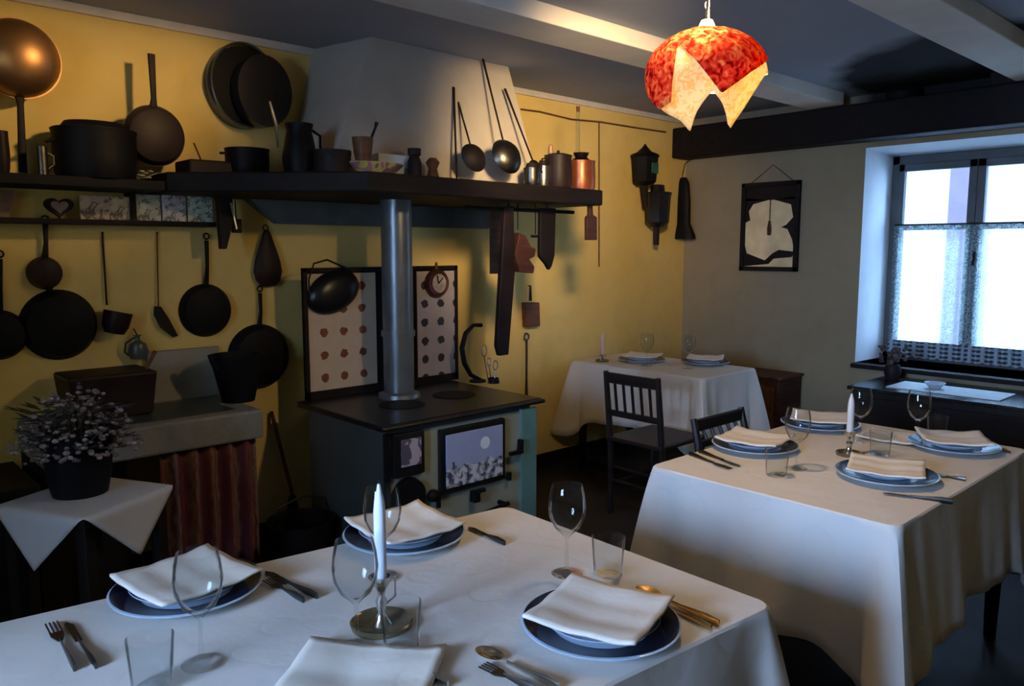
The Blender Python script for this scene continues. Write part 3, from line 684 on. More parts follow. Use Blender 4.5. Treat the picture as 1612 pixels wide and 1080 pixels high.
up = [(-pw / 2 + ft, ph * .30), (pw / 2 - ft, ph * .30)]
def blob(pts): sil.prism(pts, -.018, -.014)
blob([(-pw / 2 + .03, ph * .33), (-pw / 2 + .03, ph * .05), (-pw / 2 + .07, ph * .08), (-pw / 2 + .055, ph * .18), (-pw / 2 + .09, ph * .26), (-.02, ph * .30)])
blob([(pw / 2 - .03, ph * .33), (.03, ph * .30), (pw / 2 - .07, ph * .24), (pw / 2 - .05, ph * .10), (pw / 2 - .10, ph * .02), (pw / 2 - .14, -.005), (pw / 2 - .09, -.02), (pw / 2 - .05, -ph * .15), (pw / 2 - .03, -ph * .3)])
blob([(-pw / 2 + .03, -ph * .45), (-pw / 2 + .03, -ph * .2), (-pw / 2 + .05, -ph * .30), (-.03, -ph * .38), (.03, -ph * .30), (.08, -ph * .26), (pw / 2 - .03, -ph * .28), (pw / 2 - .05, -ph * .34), (.04, -ph * .36), (0, -ph * .42)])
sil.build('silhouette', m_dkbrown, pb, False)
MB().tube([(0, -.02, ph * .3), (0, -.02, ph * .08)], .004, 6).lathe([(0, -ph * .10), (.016, -ph * .09), (.018, -ph * .02), (.010, ph * .06), (0, ph * .08)], 12, T3(0, -.022, 0), sy=.4).build('spoon', m_wood_red, o)
MB().tube([(-pw * .36, -.012, ph / 2), (0, .0, ph * .69), (pw * .36, -.012, ph / 2)], .0035, 6).build('cord', m_wood_brown, o)
# electric cable along the wall
cab = [onY(x, y, YW - .006) for x, y in ((820, 172), (850, 176), (900, 188), (945, 192), (1000, 201), (1048, 208))]
o = MB().tube([q - cab[0] for q in cab], .006, 6)
v0 = onY(943, 192, YW - .006); v1 = onY(943, 420, YW - .006)
o.tube([v0 - cab[0], v1 - cab[0]], .005, 6)
tag(o.build('cable', m_wood_brown, None, loc=cab[0]), 'thin brown electric cable running along the top of the yellow wall', 'cable')

# ---------------------------------------------------------------- range cooker
SX0, SX1, SY0, SY1, SZ = 1.86, 2.78, 2.83, 3.54, .765
sw, sd = SX1 - SX0, SY1 - SY0
st = thing('range_cooker', 'cream and teal enamel wood-burning range cooker with black top', 'stove', ((SX0 + SX1) / 2, (SY0 + SY1) / 2, 0))
MB().box((0, 0, (.06 + SZ - .03) / 2), (sw - .03, sd - .03, SZ - .03 - .06)).build('body', m_sidegreen, st, False, .008)
MB().box((0, -sd / 2 + .008, .40), (sw - .06, .016, .62)).build('front_panel', m_cream_en, st, False, .004)
MB().box((sw / 2 - .055, -sd / 2 - .006, .40), (.11, .02, .64)).build('side_panel', m_teal, st, False, .004)
MB().box((0, 0, SZ - .015), (sw + .05, sd + .05, .03)).build('cooktop', m_iron_s, st, False, .006)
MB().tube([(-sw / 2 - .03, -sd / 2 - .035, SZ - .015), (sw / 2 + .03, -sd / 2 - .035, SZ - .015)], .011, 10).build('front_rail', m_dimsteel, st)
for sx_ in (-1, 1): MB().tube([(sx_ * (sw / 2 + .03), -sd / 2 - .035, SZ - .015), (sx_ * (sw / 2 + .03), -sd / 2, SZ - .015)], .009).build('rail_bracket', m_iron, st)
for i, (x, y) in enumerate(((-.15, -.05), (.2, -.02))):
    MB().lathe([(0, SZ + .004), (.11, SZ + .004), (.115, SZ), (.09, SZ + .001)], 36, T3(x, y, 0)).build('hot_plate', m_iron, st)
for x in (-sw / 2 + .03, sw / 2 - .03):
    for y in (-sd / 2 + .04, sd / 2 - .04): MB().lathe([(0, 0), (.025, 0), (.018, .03), (.028, .07), (0, .07)], 12, T3(x, y, 0)).build('foot', m_iron, st)
MB().box((-sw / 2 + .012, -sd / 2 - .004, .40), (.024, .02, .64)).build('corner_strip', m_iron, st, False)
# fire door
def sfx(px, py): q = onY(px, py, SY0); return q.x - st.location.x, q.z
x0, z1 = sfx(615, 684); x1, z0 = sfx(664, 742)
fd = MB().box(((x0 + x1) / 2, -sd / 2 - .012, (z0 + z1) / 2), (x1 - x0, .03, z1 - z0)).build('fire_door', m_iron_s, st, False, .006)
MB().box(((x0 + x1) / 2 + .005, -sd / 2 - .03, (z0 + z1) / 2 + .01), ((x1 - x0) * .66, .008, (z1 - z0) * .62)).build('picture_tile', blotch_mat('fire_tile', [(.40, .36, .42), (.10, .08, .12), (.42, .38, .44)], 16, .3), fd, False, .003)
MB().lathe([(0, .03), (.085, .028), (.09, .0), (0, 0)], 28, T3((x0 + x1) / 2, -sd / 2, z0 - .10) @ RX).build('ash_door', m_iron, st)
MB().ball(((x0 + x1) / 2 + .13, -sd / 2 - .02, z0 - .12), .03, 12).build('draught_knob', m_iron, st)
# oven door
x0, z1 = sfx(688, 676); x1, z0 = sfx(790, 752)
od = MB().box(((x0 + x1) / 2, -sd / 2 - .014, (z0 + z1) / 2), (x1 - x0, .032, z1 - z0)).build('oven_door', m_iron_s, st, False, .008)
m_land, nt, b = newmat('enamel_landscape'); s = xyz(nt)
cz_, cx_ = (z0 + z1) / 2, (x0 + x1) / 2
sky = mixc(nt, noise(nt, 9, 3), (.26, .33, .56), (.40, .46, .68))
gr = mixc(nt, sharpen(nt, noise(nt, 28, 4, .5), .42, .58), (.06, .07, .11), (.60, .62, .70))
k = mth(nt, 'LESS_THAN', mth(nt, 'ADD', s[2], mth(nt, 'MULTIPLY', mth(nt, 'SUBTRACT', noise(nt, 10, 2), .5), .12)), cz_ - .025)
o1 = mixc(nt, k, sky, gr)
dx = mth(nt, 'SUBTRACT', s[0], cx_ + .06); dz = mth(nt, 'SUBTRACT', s[2], cz_ + .055)
k2 = mth(nt, 'LESS_THAN', mth(nt, 'ADD', mth(nt, 'MULTIPLY', dx, dx), mth(nt, 'MULTIPLY', dz, dz)), .030 ** 2)
nt.links.new(mixc(nt, k2, o1, (.75, .85, .92)), b.inputs['Base Color']); b.inputs['Roughness'].default_value = .2
MB().box(((x0 + x1) / 2, -sd / 2 - .033, (z0 + z1) / 2), (x1 - x0 - .05, .008, z1 - z0 - .055)).build('landscape_panel', m_land, od, False, .003)
MB().tube([(x0 - .02, -sd / 2 - .03, z0 + .02), (x0 - .02, -sd / 2 - .03, z0 - .05)], .012).build('hinge', m_iron, od)
MB().tube([(x1 + .02, -sd / 2 - .03, z0 + .03), (x1 + .02, -sd / 2 - .03, z0 - .01)], .014).build('hinge', m_iron, od)
MB().box((x1 + .06, -sd / 2 - .04, (z0 + z1) / 2 - .03), (.09, .02, .02)).box((x1 + .10, -sd / 2 - .03, (z0 + z1) / 2 - .0), (.02, .03, .06)).build('latch_handle', m_iron, od, False, .004)
# drawer and its bars
zz = z0 - .10
MB().tube([(x0 - .02, -sd / 2 - .05, zz - .06), (x1 + .0, -sd / 2 - .05, zz - .02)], .012).tube([(x0, -sd / 2, zz - .06), (x0, -sd / 2 - .05, zz - .06)], .01).tube([(x1 - .02, -sd / 2, zz - .02), (x1 - .02, -sd / 2 - .05, zz - .02)], .012).build('drawer_bar', m_iron, st)
MB().box((cx_ - .0, -sd / 2 - .03, z0 - .045), (.035, .04, .055)).box((cx_ + .02, -sd / 2 - .04, z0 - .02), (.07, .02, .02)).build('door_catch', m_iron, st, False, .004)
# splashback
bx0, bx1 = 1.885 - st.location.x, 2.86 - st.location.x; bz = onY(475, 422, 3.57).z; by = sd / 2 + .03
sp = MB().box(((bx0 + bx1) / 2, by, (SZ + bz) / 2), (bx1 - bx0, .012, bz - SZ)).build('splashback', m_iron, st, False)
fx = MB()
for x in (bx0 + .01, bx1 - .01): fx.box((x, by - .01, (SZ + bz) / 2), (.02, .02, bz - SZ))
fx.box(((bx0 + bx1) / 2, by - .01, bz - .01), (bx1 - bx0, .02, .02)); fx.box(((bx0 + bx1) / 2, by - .01, SZ + .02), (bx1 - bx0, .02, .04))
fx.build('splashback_frame', m_dkbrown, sp, False)
xm0 = onY(590, 500, 3.57).x - st.location.x; xm1 = onY(655, 500, 3.57).x - st.location.x
q = onY(540, 556, 3.57); dxs = (onY(568, 556, 3.57).x - onY(507, 556, 3.57).x) / 2; dzs = (onY(540, 520, 3.57).z - onY(540, 590, 3.57).z) / 2
MB().box(((bx0 + .02 + xm0) / 2, by - .009, (SZ + bz) / 2), (xm0 - bx0 - .02, .008, bz - SZ - .06)).build('fruit_tiles', dots_mat('fruit_tile_glaze', (.66, .50, .36), (.30, .09, .04), dxs, dzs, .022, ox=-(q.x - st.location.x) + dxs / 2, oz=-q.z + dzs / 2), sp, False)
q = onY(692, 520, 3.57); dxs = abs(onY(692, 556, 3.57).x - onY(667, 556, 3.57).x)
MB().box(((xm1 + bx1 - .02) / 2, by - .009, (SZ + bz) / 2), (bx1 - .02 - xm1, .008, bz - SZ - .06)).build('flower_tiles', dots_mat('lilac_tile_glaze', (.58, .52, .58), (.06, .05, .07), dxs, dzs * .9, .024, ox=-(q.x - st.location.x) + dxs / 2, oz=-q.z), sp, False)
# flue pipe
fp = onY(628, 590, 3.33)
MB().lathe([(0, SZ), (.11, SZ), (.105, SZ + .02), (.078, SZ + .03), (.078, 1.765), (0, 1.765)], 32, T3(fp.x - st.location.x, 3.33 - st.location.y, 0)).build('flue_pipe', m_pipe, st)
MB().lathe([(.078, 1.08), (.086, 1.08), (.086, 1.11), (.078, 1.11)], 32, T3(fp.x - st.location.x, 3.33 - st.location.y, 0)).build('flue_collar', m_pipe, st)
# items on and around the stove
c = onZ(752, 601, SZ)
o = thing('iron_hook_stand', 'curved black iron hook standing on the back of the cooktop', 'hook', (c.x, c.y, SZ))
pts = [(onY(x, y, c.y) - o.location) for x, y in ((758, 512), (745, 512), (733, 525), (727, 548), (731, 572), (741, 590), (756, 598))]
MB().tube(pts, [.012, .011, .014, .015, .015, .013, .012], 8).build('hook_bar', m_iron, o); MB().lathe([(0, 0), (.05, 0), (.045, .012), (0, .014)], 20).build('base', m_iron, o)
c = onZ(777, 603, SZ)
o = thing('wire_whisk_holder', 'small tangle of silvery wire utensils standing beside the curved hook', 'utensils', (c.x, c.y, SZ))
for i, (x, y, r_) in enumerate(((762, 552, 6), (780, 575, 5), (770, 570, 4))):
    q = onY(x, y, c.y) - o.location; rr = r_ * .0034
    MB().tube([q + Vector((rr * math.cos(t), 0, 1.6 * rr * math.sin(t))) for t in [k_ * PI / 6 for k_ in range(12)]], .003, 6, closed=True).tube([q - Vector((0, 0, 1.6 * rr)), Vector((q.x * .5, 0, 0))], .003, 6).build('wire_loop', m_steel, o)
MB().lathe([(0, 0), (.035, 0), (.03, .03), (.026, .03), (0, .006)], 20).build('cup', m_iron, o)
c = onZ(688, 590, SZ)
tag(MB().box((0, 0, .012), (.24, .14, .024)).build('warming_plate', M('pale_enamel', (.45, .48, .50), .3, var=.1), None, False, .005, (c.x, c.y, SZ)), 'bright flat metal plate lying behind the flue pipe base on the cooktop', 'plate')
# round kettle lid with bail in front of the tile panel
c = onY(532, 460, 3.50)
o = thing('hanging_basin', 'black oval basin with wire bail hanging before the fruit tiles', 'basin', (c.x, 3.555, c.z))
MB().lathe([(0, .05), (.09, .048), (.145, .02), (.155, 0), (.15, -.004), (.13, .015), (0, .04)], 36, Matrix.Rotation(R(-22), 4, 'Y') @ T3(0, -.01, 0) @ RX @ Matrix.Diagonal((1, .68, 1, 1)), ).build('basin_body', m_iron_s, o)
pts = [onY(x, y, 3.53) - o.location for x, y in ((488, 470), (486, 440), (494, 415), (515, 409), (540, 420), (560, 428))]
MB().tube(pts, .005, 6).build('bail_handle', m_dkbrown, o)
c = onY(690, 446, 3.53)
o = thing('round_clock', 'small round copper wall clock with pale face right of the flue pipe', 'clock', (c.x, 3.557, c.z))
r = .078
MB().lathe([(0, 0), (r, 0), (r * 1.02, .02), (r * .9, .035), (r * .72, .03), (r * .72, .024), (0, .024)], 32, RX).build('case', M('clock_copper', (.10, .035, .03), .4, .4), o)
MB().lathe([(0, .0255), (r * .68, .0255), (r * .68, .027), (0, .029)], 28, T3(.012, 0, 0) @ RX).build('dial', M('clock_face', (.42, .38, .40), .4, var=.35, scale=30), o)
MB().tube([(.0, -.032, 0), (.03, -.032, .03)], .003, 5).tube([(.0, -.032, 0), (-.01, -.032, .045)], .003, 5).build('hands', m_iron, o)
MB().tube([(0, -.01, r), (0, -.01, r + .04)], [.012, .006], 8).build('hanger', m_wood_brown, o)

# ---------------------------------------------------------------- stone sink corner
sk = thing('stone_sink', 'grey stone sink with thick front edge and backsplash below the hanging pans', 'sink', (1.10, 3.54, 0))
MB().box((0, 0, .745), (.86, .50, .13)).build('basin_slab', m_stone, sk, False, .012)
a = onY(236, 632, 3.76); b_ = onY(345, 545, 3.76)
MB().box(((a.x + b_.x) / 2 - 1.10, .235, (.81 + b_.z) / 2), (b_.x - a.x, .025, b_.z - .81)).build('backsplash', M('pale_stone', (.27, .25, .21), .8, var=.12), sk, False, .004)
MB().box((-.02, .0, .8105), (.7, .36, .004)).build('basin_hollow', m_sidegreen, sk, False)
for x in (-.40, .40): MB().box((x, .1, .34), (.05, .25, .68)).build('support', m_wood_dark, sk, False)
MB().box((-.26, -.02, .34), (.34, .02, .66)).build('added_dark_board', m_wood_dark, sk, False)  # dark board added to blacken the space below the sink
ck = thing('added_dark_chest', 'added dark chest deepening the shade behind the flower table, left of the stone sink', 'chest', (.22, 3.50, 0))  # block added to keep the lower left wall dark
MB().box((0, 0, .31), (.80, .42, .62)).build('added_chest_body', m_wood_dark, ck, False, .006)
MB().box((0, 0, .635), (.84, .46, .03)).build('lid', m_wood_dark, ck, False, .005)
# curtain under sink
m_red, nt, b = newmat('red_striped_cotton'); s = xyz(nt)
ns = mth(nt, 'ADD', mth(nt, 'FRACT', mth(nt, 'MULTIPLY', s[0], 11.0)), mth(nt, 'MULTIPLY', noise(nt, 16), .5))
r_ = nt.nodes.new('ShaderNodeValToRGB'); nt.links.new(ns, r_.inputs[0]); r_.color_ramp.elements[0].color = (.05, .01, .015, 1); r_.color_ramp.elements[1].color = (.10, .02, .03, 1)
for p_, c_ in ((.45, (.16, .03, .035)), (.60, (.22, .12, .06)), (.72, (.12, .02, .025)), (.85, (.20, .14, .14))):
    e_ = r_.color_ramp.elements.new(p_); e_.color = c4(c_)
nt.links.new(r_.outputs[0], b.inputs['Base Color']); b.inputs['Roughness'].default_value = .85
cu = MB(); n = 60; vs = []; fs = []
for j in range(9):
    for i in range(n + 1):
        u = i / n; vs.append((u * .42, .018 * math.sin(u * 34) * (1 + .5 * j / 8), -.56 * j / 8))
for j in range(8):
    for i in range(n): a_ = j * (n + 1) + i; fs.append((a_, a_ + 1, a_ + n + 2, a_ + n + 1))
tag(cu.add(vs, fs).build('sink_curtain', m_red, None, solid=.003, loc=(1.09, 3.33, .678)), 'dark red striped curtain hanging below the stone sink', 'curtain')
tag(MB().box((0, 0, .27), (.025, .025, .54)).build('wooden_post', wood('pale_post', (.13, .11, .08)), None, False, .003, (1.03, 3.17, 0)), 'thin pale post standing left of the red curtain', 'post')
# things on the sink
x0, x1 = onY(100, 600, 3.55).x, onY(240, 600, 3.55).x; zt = onY(170, 592, 3.45).z
o = thing('copper_trough', 'dark brown oblong trough on the left of the stone sink behind the flowers', 'trough', ((x0 + x1) / 2, 3.6, .815))
ww = (x1 - x0) / 2
MB().add([(-ww * .9, -.1, 0), (ww * .9, -.1, 0), (ww * .9, .1, 0), (-ww * .9, .1, 0), (-ww, -.13, zt - .815), (ww, -.13, zt - .815), (ww, .13, zt - .815), (-ww, .13, zt - .815)],
         [(3, 2, 1, 0), (4, 5, 6, 7), (0, 1, 5, 4), (1, 2, 6, 5), (2, 3, 7, 6), (3, 0, 4, 7)]).build('trough_body', m_copper_d, o, False, .012)
a = onY(232, 595, 3.5) - o.location; b_ = onY(251, 554, 3.5) - o.location
MB().tube([(a.x - .02, -.05, a.z - .03), (b_.x, -.05, b_.z)], [.006, .009], 8).build('stick', m_wood_brown, o)
x0, x1 = onY(335, 600, 3.55).x, onY(412, 600, 3.55).x; zt = onY(370, 560, 3.5).z
o = thing('black_saucepan', 'black tapering saucepan with spout on the right of the stone sink', 'saucepan', ((x0 + x1) / 2, 3.55, .812))
ww = (x1 - x0) / 2; hh = zt - .812
MB().lathe([(0, 0), (ww * .62, 0), (ww * .75, hh * .3), (ww * .95, hh * .8), (ww, hh), (ww * .96, hh), (ww * .7, hh * .3), (0, .01)], 32).build('pan_body', m_iron, o)
MB().tube([(-ww * .85, -.02, hh * .75), (-ww * 1.05, -.02, hh * .9), (-ww * 1.12, -.02, hh * 1.05)], [.02, .012, .014], 8).build('spout', m_iron, o)
# broom handle and bucket
o = thing('hearth_broom', 'dark-handled hearth broom leaning on the wall between curtain and stove', 'broom', (1.80, 3.58, 0))
a = onY(427, 648, 3.78) - o.location; b_ = Vector((0.0, 0, .30))
MB().tube([a, (a + b_) / 2, b_], .010, 8).build('handle', m_wood_red, o)
MB().lathe([(0, 0), (.06, 0), (.05, .12), (.02, .28), (0, .30)], 16, sy=.5).build('bristles', m_dkbrown, o)
o = thing('coal_bucket', 'low black coal bucket on the floor left of the stove', 'bucket', (1.70, 3.30, 0))
MB().lathe(vessel(.15, .26, .95, .006, .75, 1.05), 32).build('bucket_body', m_iron, o)
MB().tube([(-.15, 0, .25), (-.12, -.02, .34), (0, -.03, .38), (.12, -.02, .34), (.15, 0, .25)], .005, 6).build('handle', m_dimsteel, o)

# ---------------------------------------------------------------- small flower table at left
ZT = .70
ft_ = [onZ(262, 765, ZT), onZ(135, 822, ZT), onZ(-60, 790, ZT), onZ(110, 742, ZT)]
cx = sum(p.x for p in ft_) / 4; cy = sum(p.y for p in ft_) / 4
tb = thing('side_table', 'small dark table holding the dried flowers at the left', 'table', (.69, 2.84, 0), R(28))
MB().box((0, 0, ZT - .02), (.37, .37, .03)).build('tabletop', m_wood_dark, tb, False, .004)
for x in (-.15, .15):
    for y in (-.15, .15): MB().box((x, y, (ZT - .035) / 2), (.04, .04, ZT - .035)).build('leg', m_wood_dark, tb, False, .003)
# diamond-laid cloth: corners hang over the edges as triangles
cl = MB(); vs = []; fs = []; n = 40; S = .262
for j in range(n + 1):
    for i in range(n + 1):
        u = (i / n - .5) * 2 * S; v = (j / n - .5) * 2 * S
        x = (u + v) * .7071; y = (v - u) * .7071; z = .004; e = .187
        ox = max(0, abs(x) - e); oy = max(0, abs(y) - e)
        xx = max(-e, min(e, x)) + math.copysign(min(ox, 1) * .10 + (.006 if ox else 0), x); yy = max(-e, min(e, y)) + math.copysign(min(oy, 1) * .10 + (.006 if oy else 0), y)
        z -= (ox + oy) * .98
        vs.append((xx, yy, z))
for j in range(n):
    for i in range(n): a_ = j * (n + 1) + i; fs.append((a_, a_ + 1, a_ + n + 2, a_ + n + 1))
tag(cl.add(vs, fs).build('table_cloth', m_white_cloth, None, solid=.002, loc=(.69, 2.84, ZT - .003), rz=R(28)), 'small white cloth laid diagonally with hanging points on the flower table', 'tablecloth')
c = onZ(118, 775, ZT + .01)
bk = thing('flower_basket', 'dark basket full of dried pale pink flowers on the small table', 'flower basket', (.68, 2.88, ZT + .004))
MB().lathe([(0, 0), (.085, 0), (.098, .06), (.108, .16), (.118, .215), (.110, .215), (.098, .12), (0, .10)], 28).build('basket', m_iron, bk)
fl = MB(); stn = MB(); random.seed(3)
for i in range(420):
    a_ = random.uniform(0, 2 * PI); ph_ = math.acos(random.uniform(.0, 1)) ; rr = random.uniform(.11, .205)
    x = rr * math.sin(ph_) * math.cos(a_) * 1.0; y = rr * math.sin(ph_) * math.sin(a_); z = .205 + rr * math.cos(ph_) * .85 - .06 * math.sin(ph_)
    s0 = random.uniform(.005, .011)
    fl.ball((x, y, z), s0, 6, (1, 1, .7))
    if i % 4 == 0: stn.tube([(x * .2, y * .2, .15), (x * .7, y * .7, z * .8 + .02), (x, y, z)], .0018, 4)
fo = fl.build('blossoms', M('dried_blossom', (.20, .155, .16), .9, var=.7, scale=18), bk); fo['kind'] = 'stuff'
gl = MB()
for i in range(150):
    a_ = random.uniform(0, 2 * PI); rr = random.uniform(.05, .17); z = .19 + random.uniform(-.02, .13); x, y = rr * math.cos(a_), rr * math.sin(a_)
    d = Vector((math.cos(a_), math.sin(a_), random.uniform(-.2, .6))).normalized() * .035; sd_ = Vector((-math.sin(a_), math.cos(a_), 0)) * .012
    p_ = Vector((x, y, z)); gl.add([p_ - d, p_ + sd_, p_ + d, p_ - sd_], [(0, 1, 2, 3)])
go = gl.build('leaves', M('dark_leaf', (.03, .03, .022), .8, var=.4), bk, solid=.001); go['kind'] = 'stuff'
stn.build('stems', M('stem_green', (.05, .045, .03), .8), bk)['kind'] = 'stuff'

# ---------------------------------------------------------------- dining tables and cloths
def tablecloth(corners, z, drop, label, seed, cd=.12, waves=1.0):
    rnd = random.Random(seed)
    C_ = [Vector((x, y)) for x, y in corners]; cen = sum(C_, Vector((0, 0))) / 4
    per = []; rad = .035
    for i in range(4):
        p0, p1, p2 = C_[i - 1], C_[i], C_[(i + 1) % 4]
        d0 = (p1 - p0).normalized(); d1 = (p2 - p1).normalized()
        n0 = Vector((d0.y, -d0.x)); n1 = Vector((d1.y, -d1.x))
        cc = p1 - d0 * rad + d1 * rad
        for k_ in range(9):
            t = k_ / 8; nn_ = (n0 * (1 - t) + n1 * t).normalized()
            per.append((cc + nn_ * rad, nn_, 0.0, 1 - abs(t - .5) * 2))
        L = (p2 - p1).length - 2 * rad; m = 34
        for k_ in range(1, m):
            s_ = L * k_ / m; per.append((p1 + d1 * (rad + s_) , n1, min(s_, L - s_), 0))
    n = len(per); ph1, ph2, ph3 = [rnd.uniform(0, 6) for _ in range(3)]
    vs = []; fs = []
    vs.append((cen.x, cen.y, z))
    rows = [('in', .03)] + [('e', 0)] + [('d', t) for t in [.012, .04, .1, .2, .32, .44, .56, .68, .8, .9, 1.0]]
    acc = 0; S_ = []
    for i in range(n): S_.append(acc); acc += (per[(i + 1) % n][0] - per[i][0]).length
    for kind, t in rows:
        for i, (p_, nn_, sd_, cw) in enumerate(per):
            if kind == 'in': q = p_ + (cen - p_).normalized() * t; vs.append((q.x, q.y, z)); continue
            if kind == 'e': vs.append((p_.x, p_.y, z - .001)); continue
            w_ = math.exp(-(sd_ / .10) ** 2) if cw == 0 else 1
            ridge = cw ** 1.5 if cw > 0 else 0
            side = math.exp(-((sd_ - .05) / .035) ** 2) if cw == 0 else 0
            f = .008 * math.sin(S_[i] * 17 + ph1) + .014 * math.sin(S_[i] * 7.3 + ph2) + .004 * math.sin(S_[i] * 41 + ph3)
            off = .004 + t * .022 + waves * t ** 1.3 * (f * (1 - w_ * .5)) + t ** .8 * (ridge * .085 - side * .038) + w_ * t * .03
            z_ = z - t * (drop + w_ * cd + .010 * math.sin(S_[i] * 3 + ph3))
            q = p_ + nn_ * off; vs.append((q.x, q.y, z_))
    for i in range(n): fs.append((0, 1 + i, 1 + (i + 1) % n))
    for r_i in range(len(rows) - 1):
        for i in range(n):
            a_ = 1 + r_i * n + i; b2 = 1 + r_i * n + (i + 1) % n
            fs.append((a_, b2, b2 + n, a_ + n))
    vs = [(x - cen.x, y - cen.y, zz_ - z) for x, y, zz_ in vs]
    return tag(MB().add(vs, fs).build('tablecloth', m_cloth, None, loc=(cen.x, cen.y, z), solid=.0015), label, 'tablecloth')
def dining_table(corners, z, label):
    C_ = [Vector(c) for c in corners]; cen = sum(C_, Vector((0, 0))) / 4
    o = thing('dining_table', label, 'table', (cen.x, cen.y, 0))
    q = [cen + (c - cen) * .975 - cen for c in C_]
    MB().plan([(v.x, v.y) for v in q], z - .03, z - .004).build('tabletop', m_wood_dark, o, False)
    for v in q:
        w_ = v * .88; MB().lathe([(0, 0), (.022, 0), (.03, .3), (.035, .6), (.035, z - .03), (0, z - .03)], 12, T3(w_.x, w_.y, 0)).build('leg', m_wood_dark, o)
    return o
ZTOP = .75
T1c = [(.12, .93), (1.525, .81), (1.545, 1.69), (.20, 1.865)]
T2c = [(2.225, .82), (3.48, .82), (3.48, 1.67), (2.225, 1.67)]
T3c = [(3.99, 2.63), (4.60, 2.63), (4.60, 3.70), (3.99, 3.70)]
for c_, lt, lc, sd_, dr in ((T1c, 'nearest dark table under the ivory cloth, mostly hidden', 'ivory cloth on the nearest table set with navy plates', 1, .42), (T2c, 'second dark table at the right, hidden by its long cloth', 'long ivory cloth on the second table, its near side lit blue', 2, .42), (T3c, 'small far dark table in the corner beneath its cloth', 'pale cloth on the small corner table by the ladder-back chair', 3, .40)):
    dining_table(c_, ZTOP, lt); tablecloth(c_, ZTOP + .001, dr, lc, sd_, waves=1.7)
ZP = ZTOP + .004

# ---------------------------------------------------------------- table settings
def lathe_thing(name, label, cat, loc, group, parts, rz=0):
    o = thing(name, label, cat, loc, rz, group)
    for nm, pr, mt, kw in parts:
        MB().lathe(pr, kw.get('n', 40)).build(nm, mt, o)
    return o
R1 = .160
charger = [('plate_body', [(0, 0), (.085, 0), (.09, .004), (R1, .018), (R1 + .002, .021), (R1 - .002, .0225), (.10, .008), (0, .007)], m_porc_b, {'n': 56}),
           ('navy_rim', [(.098, .0085), (R1 - .004, .0232), (R1 - .003, .0242), (.098, .0095), (.098, .0085)], m_navy, {'n': 56})]
def inner(rm): return [('plate_body', [(0, .010), (.07, .010), (.078, .016), (.118, .030), (.120, .033), (.117, .0335), (.075, .022), (0, .018)], m_porc, {'n': 48}),
           ('rim_line', [(.112, .0312), (.1195, .0345), (.1190, .0350), (.112, .0322), (.112, .0312)], rm, {'n': 48})]
def napkin(px_, loc, rz, label, size=.235, seed=0):
    rnd = random.Random(seed); n = 16; vs = []; fs = []; p1, p2 = rnd.uniform(0, 6), rnd.uniform(0, 6)
    for j in range(n + 1):
        for i in range(n + 1):
            u, v = i / n - .5, j / n - .5; d = math.hypot(u, v) * 1.3
            z = .036 + .010 * max(0, d - .3) - .008 * (1 - min(1, d * 1.6)) + .0015 * math.sin(u * 18 + p1) + .0015 * math.sin(v * 14 + p2)
            if abs(u) + abs(v) > .8: z += .03 * (abs(u) + abs(v) - .8)
            vs.append((u * size, v * size, z))
    for j in range(n):
        for i in range(n): a_ = j * (n + 1) + i; fs.append((a_, a_ + 1, a_ + n + 2, a_ + n + 1))
    return tag(MB().add(vs, fs).build('napkin', m_napkin, None, loc=loc, rz=rz, solid=.006), label, 'napkin', 'napkins on the plates')
def cutlery(kind, a, b, label, mat=None, dark=False):
    A, B = onZ(a[0], a[1], ZP), onZ(b[0], b[1], ZP)
    d = B - A; L = min(d.length, .23); rz = math.atan2(d.y, d.x)
    o = thing(kind, label, 'cutlery', (A.x, A.y, ZP), rz, 'cutlery on the tables'); mt = mat or m_dimsteel
    MB().tube([(0, 0, .004), (.03, 0, .005), (L * .45, 0, .004), (L * .62, 0, .005)], [.009, .010, .005, .004], 8, flat=.35).build('handle', mt, o)
    if kind == 'knife': MB().plan([(L * .56, -.006), (L * .9, -.009), (L, .0), (L * .97, .006), (L * .56, .006)], .002, .005).build('blade', mt, o, False)
    elif kind == 'spoon': MB().lathe([(0, -.004), (.6, -.002), (1, .003), (.92, .004), (.5, .001), (0, -.001)] and [(0, .001), (.012, .002), (.020, .007), (.018, .007), (.010, .004), (0, .003)], 20, T3(L * .84, 0, 0) @ Matrix.Diagonal((1.7, 1, 1, 1))).build('bowl', mt, o)
    else:
        f_ = MB().plan([(L * .58, -.004), (L * .70, -.012), (L * .78, -.012), (L * .78, .012), (L * .70, .012), (L * .58, .004)], .003, .005)
        for k_ in (-.0105, -.0035, .0035, .0105): f_.box((L * .89, k_, .005), (L * .22, .003, .002))
        f_.build('tines', mt, o, False)
    return o
first = {}
def setting(px, py, rz, where, seed, navy=m_navy, size=.235, dz=0, scale=1.0):
    q = onZ(px, py, ZP)
    if 'c' not in first:
        first['c'] = lathe_thing('charger_plate', 'x', 'plate', q, 'navy-rimmed charger plates', charger); oc = first['c']
        first['i'] = lathe_thing('dinner_plate', 'x', 'plate', q, 'white dinner plates', inner(m_blue)); oi = first['i']
    else: oc = copy_tree(first['c']); oi = copy_tree(first['i'])
    oc.location = q; oi.location = q
    oc['label'] = 'navy-rimmed charger plate ' + where; oi['label'] = 'white dinner plate under the napkin ' + where
    napkin(px, (q.x, q.y, ZP + .001), rz, 'folded cream napkin ' + where, size, seed)
    return q
setting(296, 934, R(8), 'at the left of the nearest table', 1)
setting(637, 848, R(-4), 'behind the white candle on the nearest table', 2)
setting(945, 990, R(18), 'at the right end of the nearest table', 3)
setting(1188, 706, R(10), 'at the left end of the second table', 4)
setting(1290, 672, R(25), 'at the far side of the second table', 5)
setting(1394, 752, R(20), 'at the near side of the second table', 6)
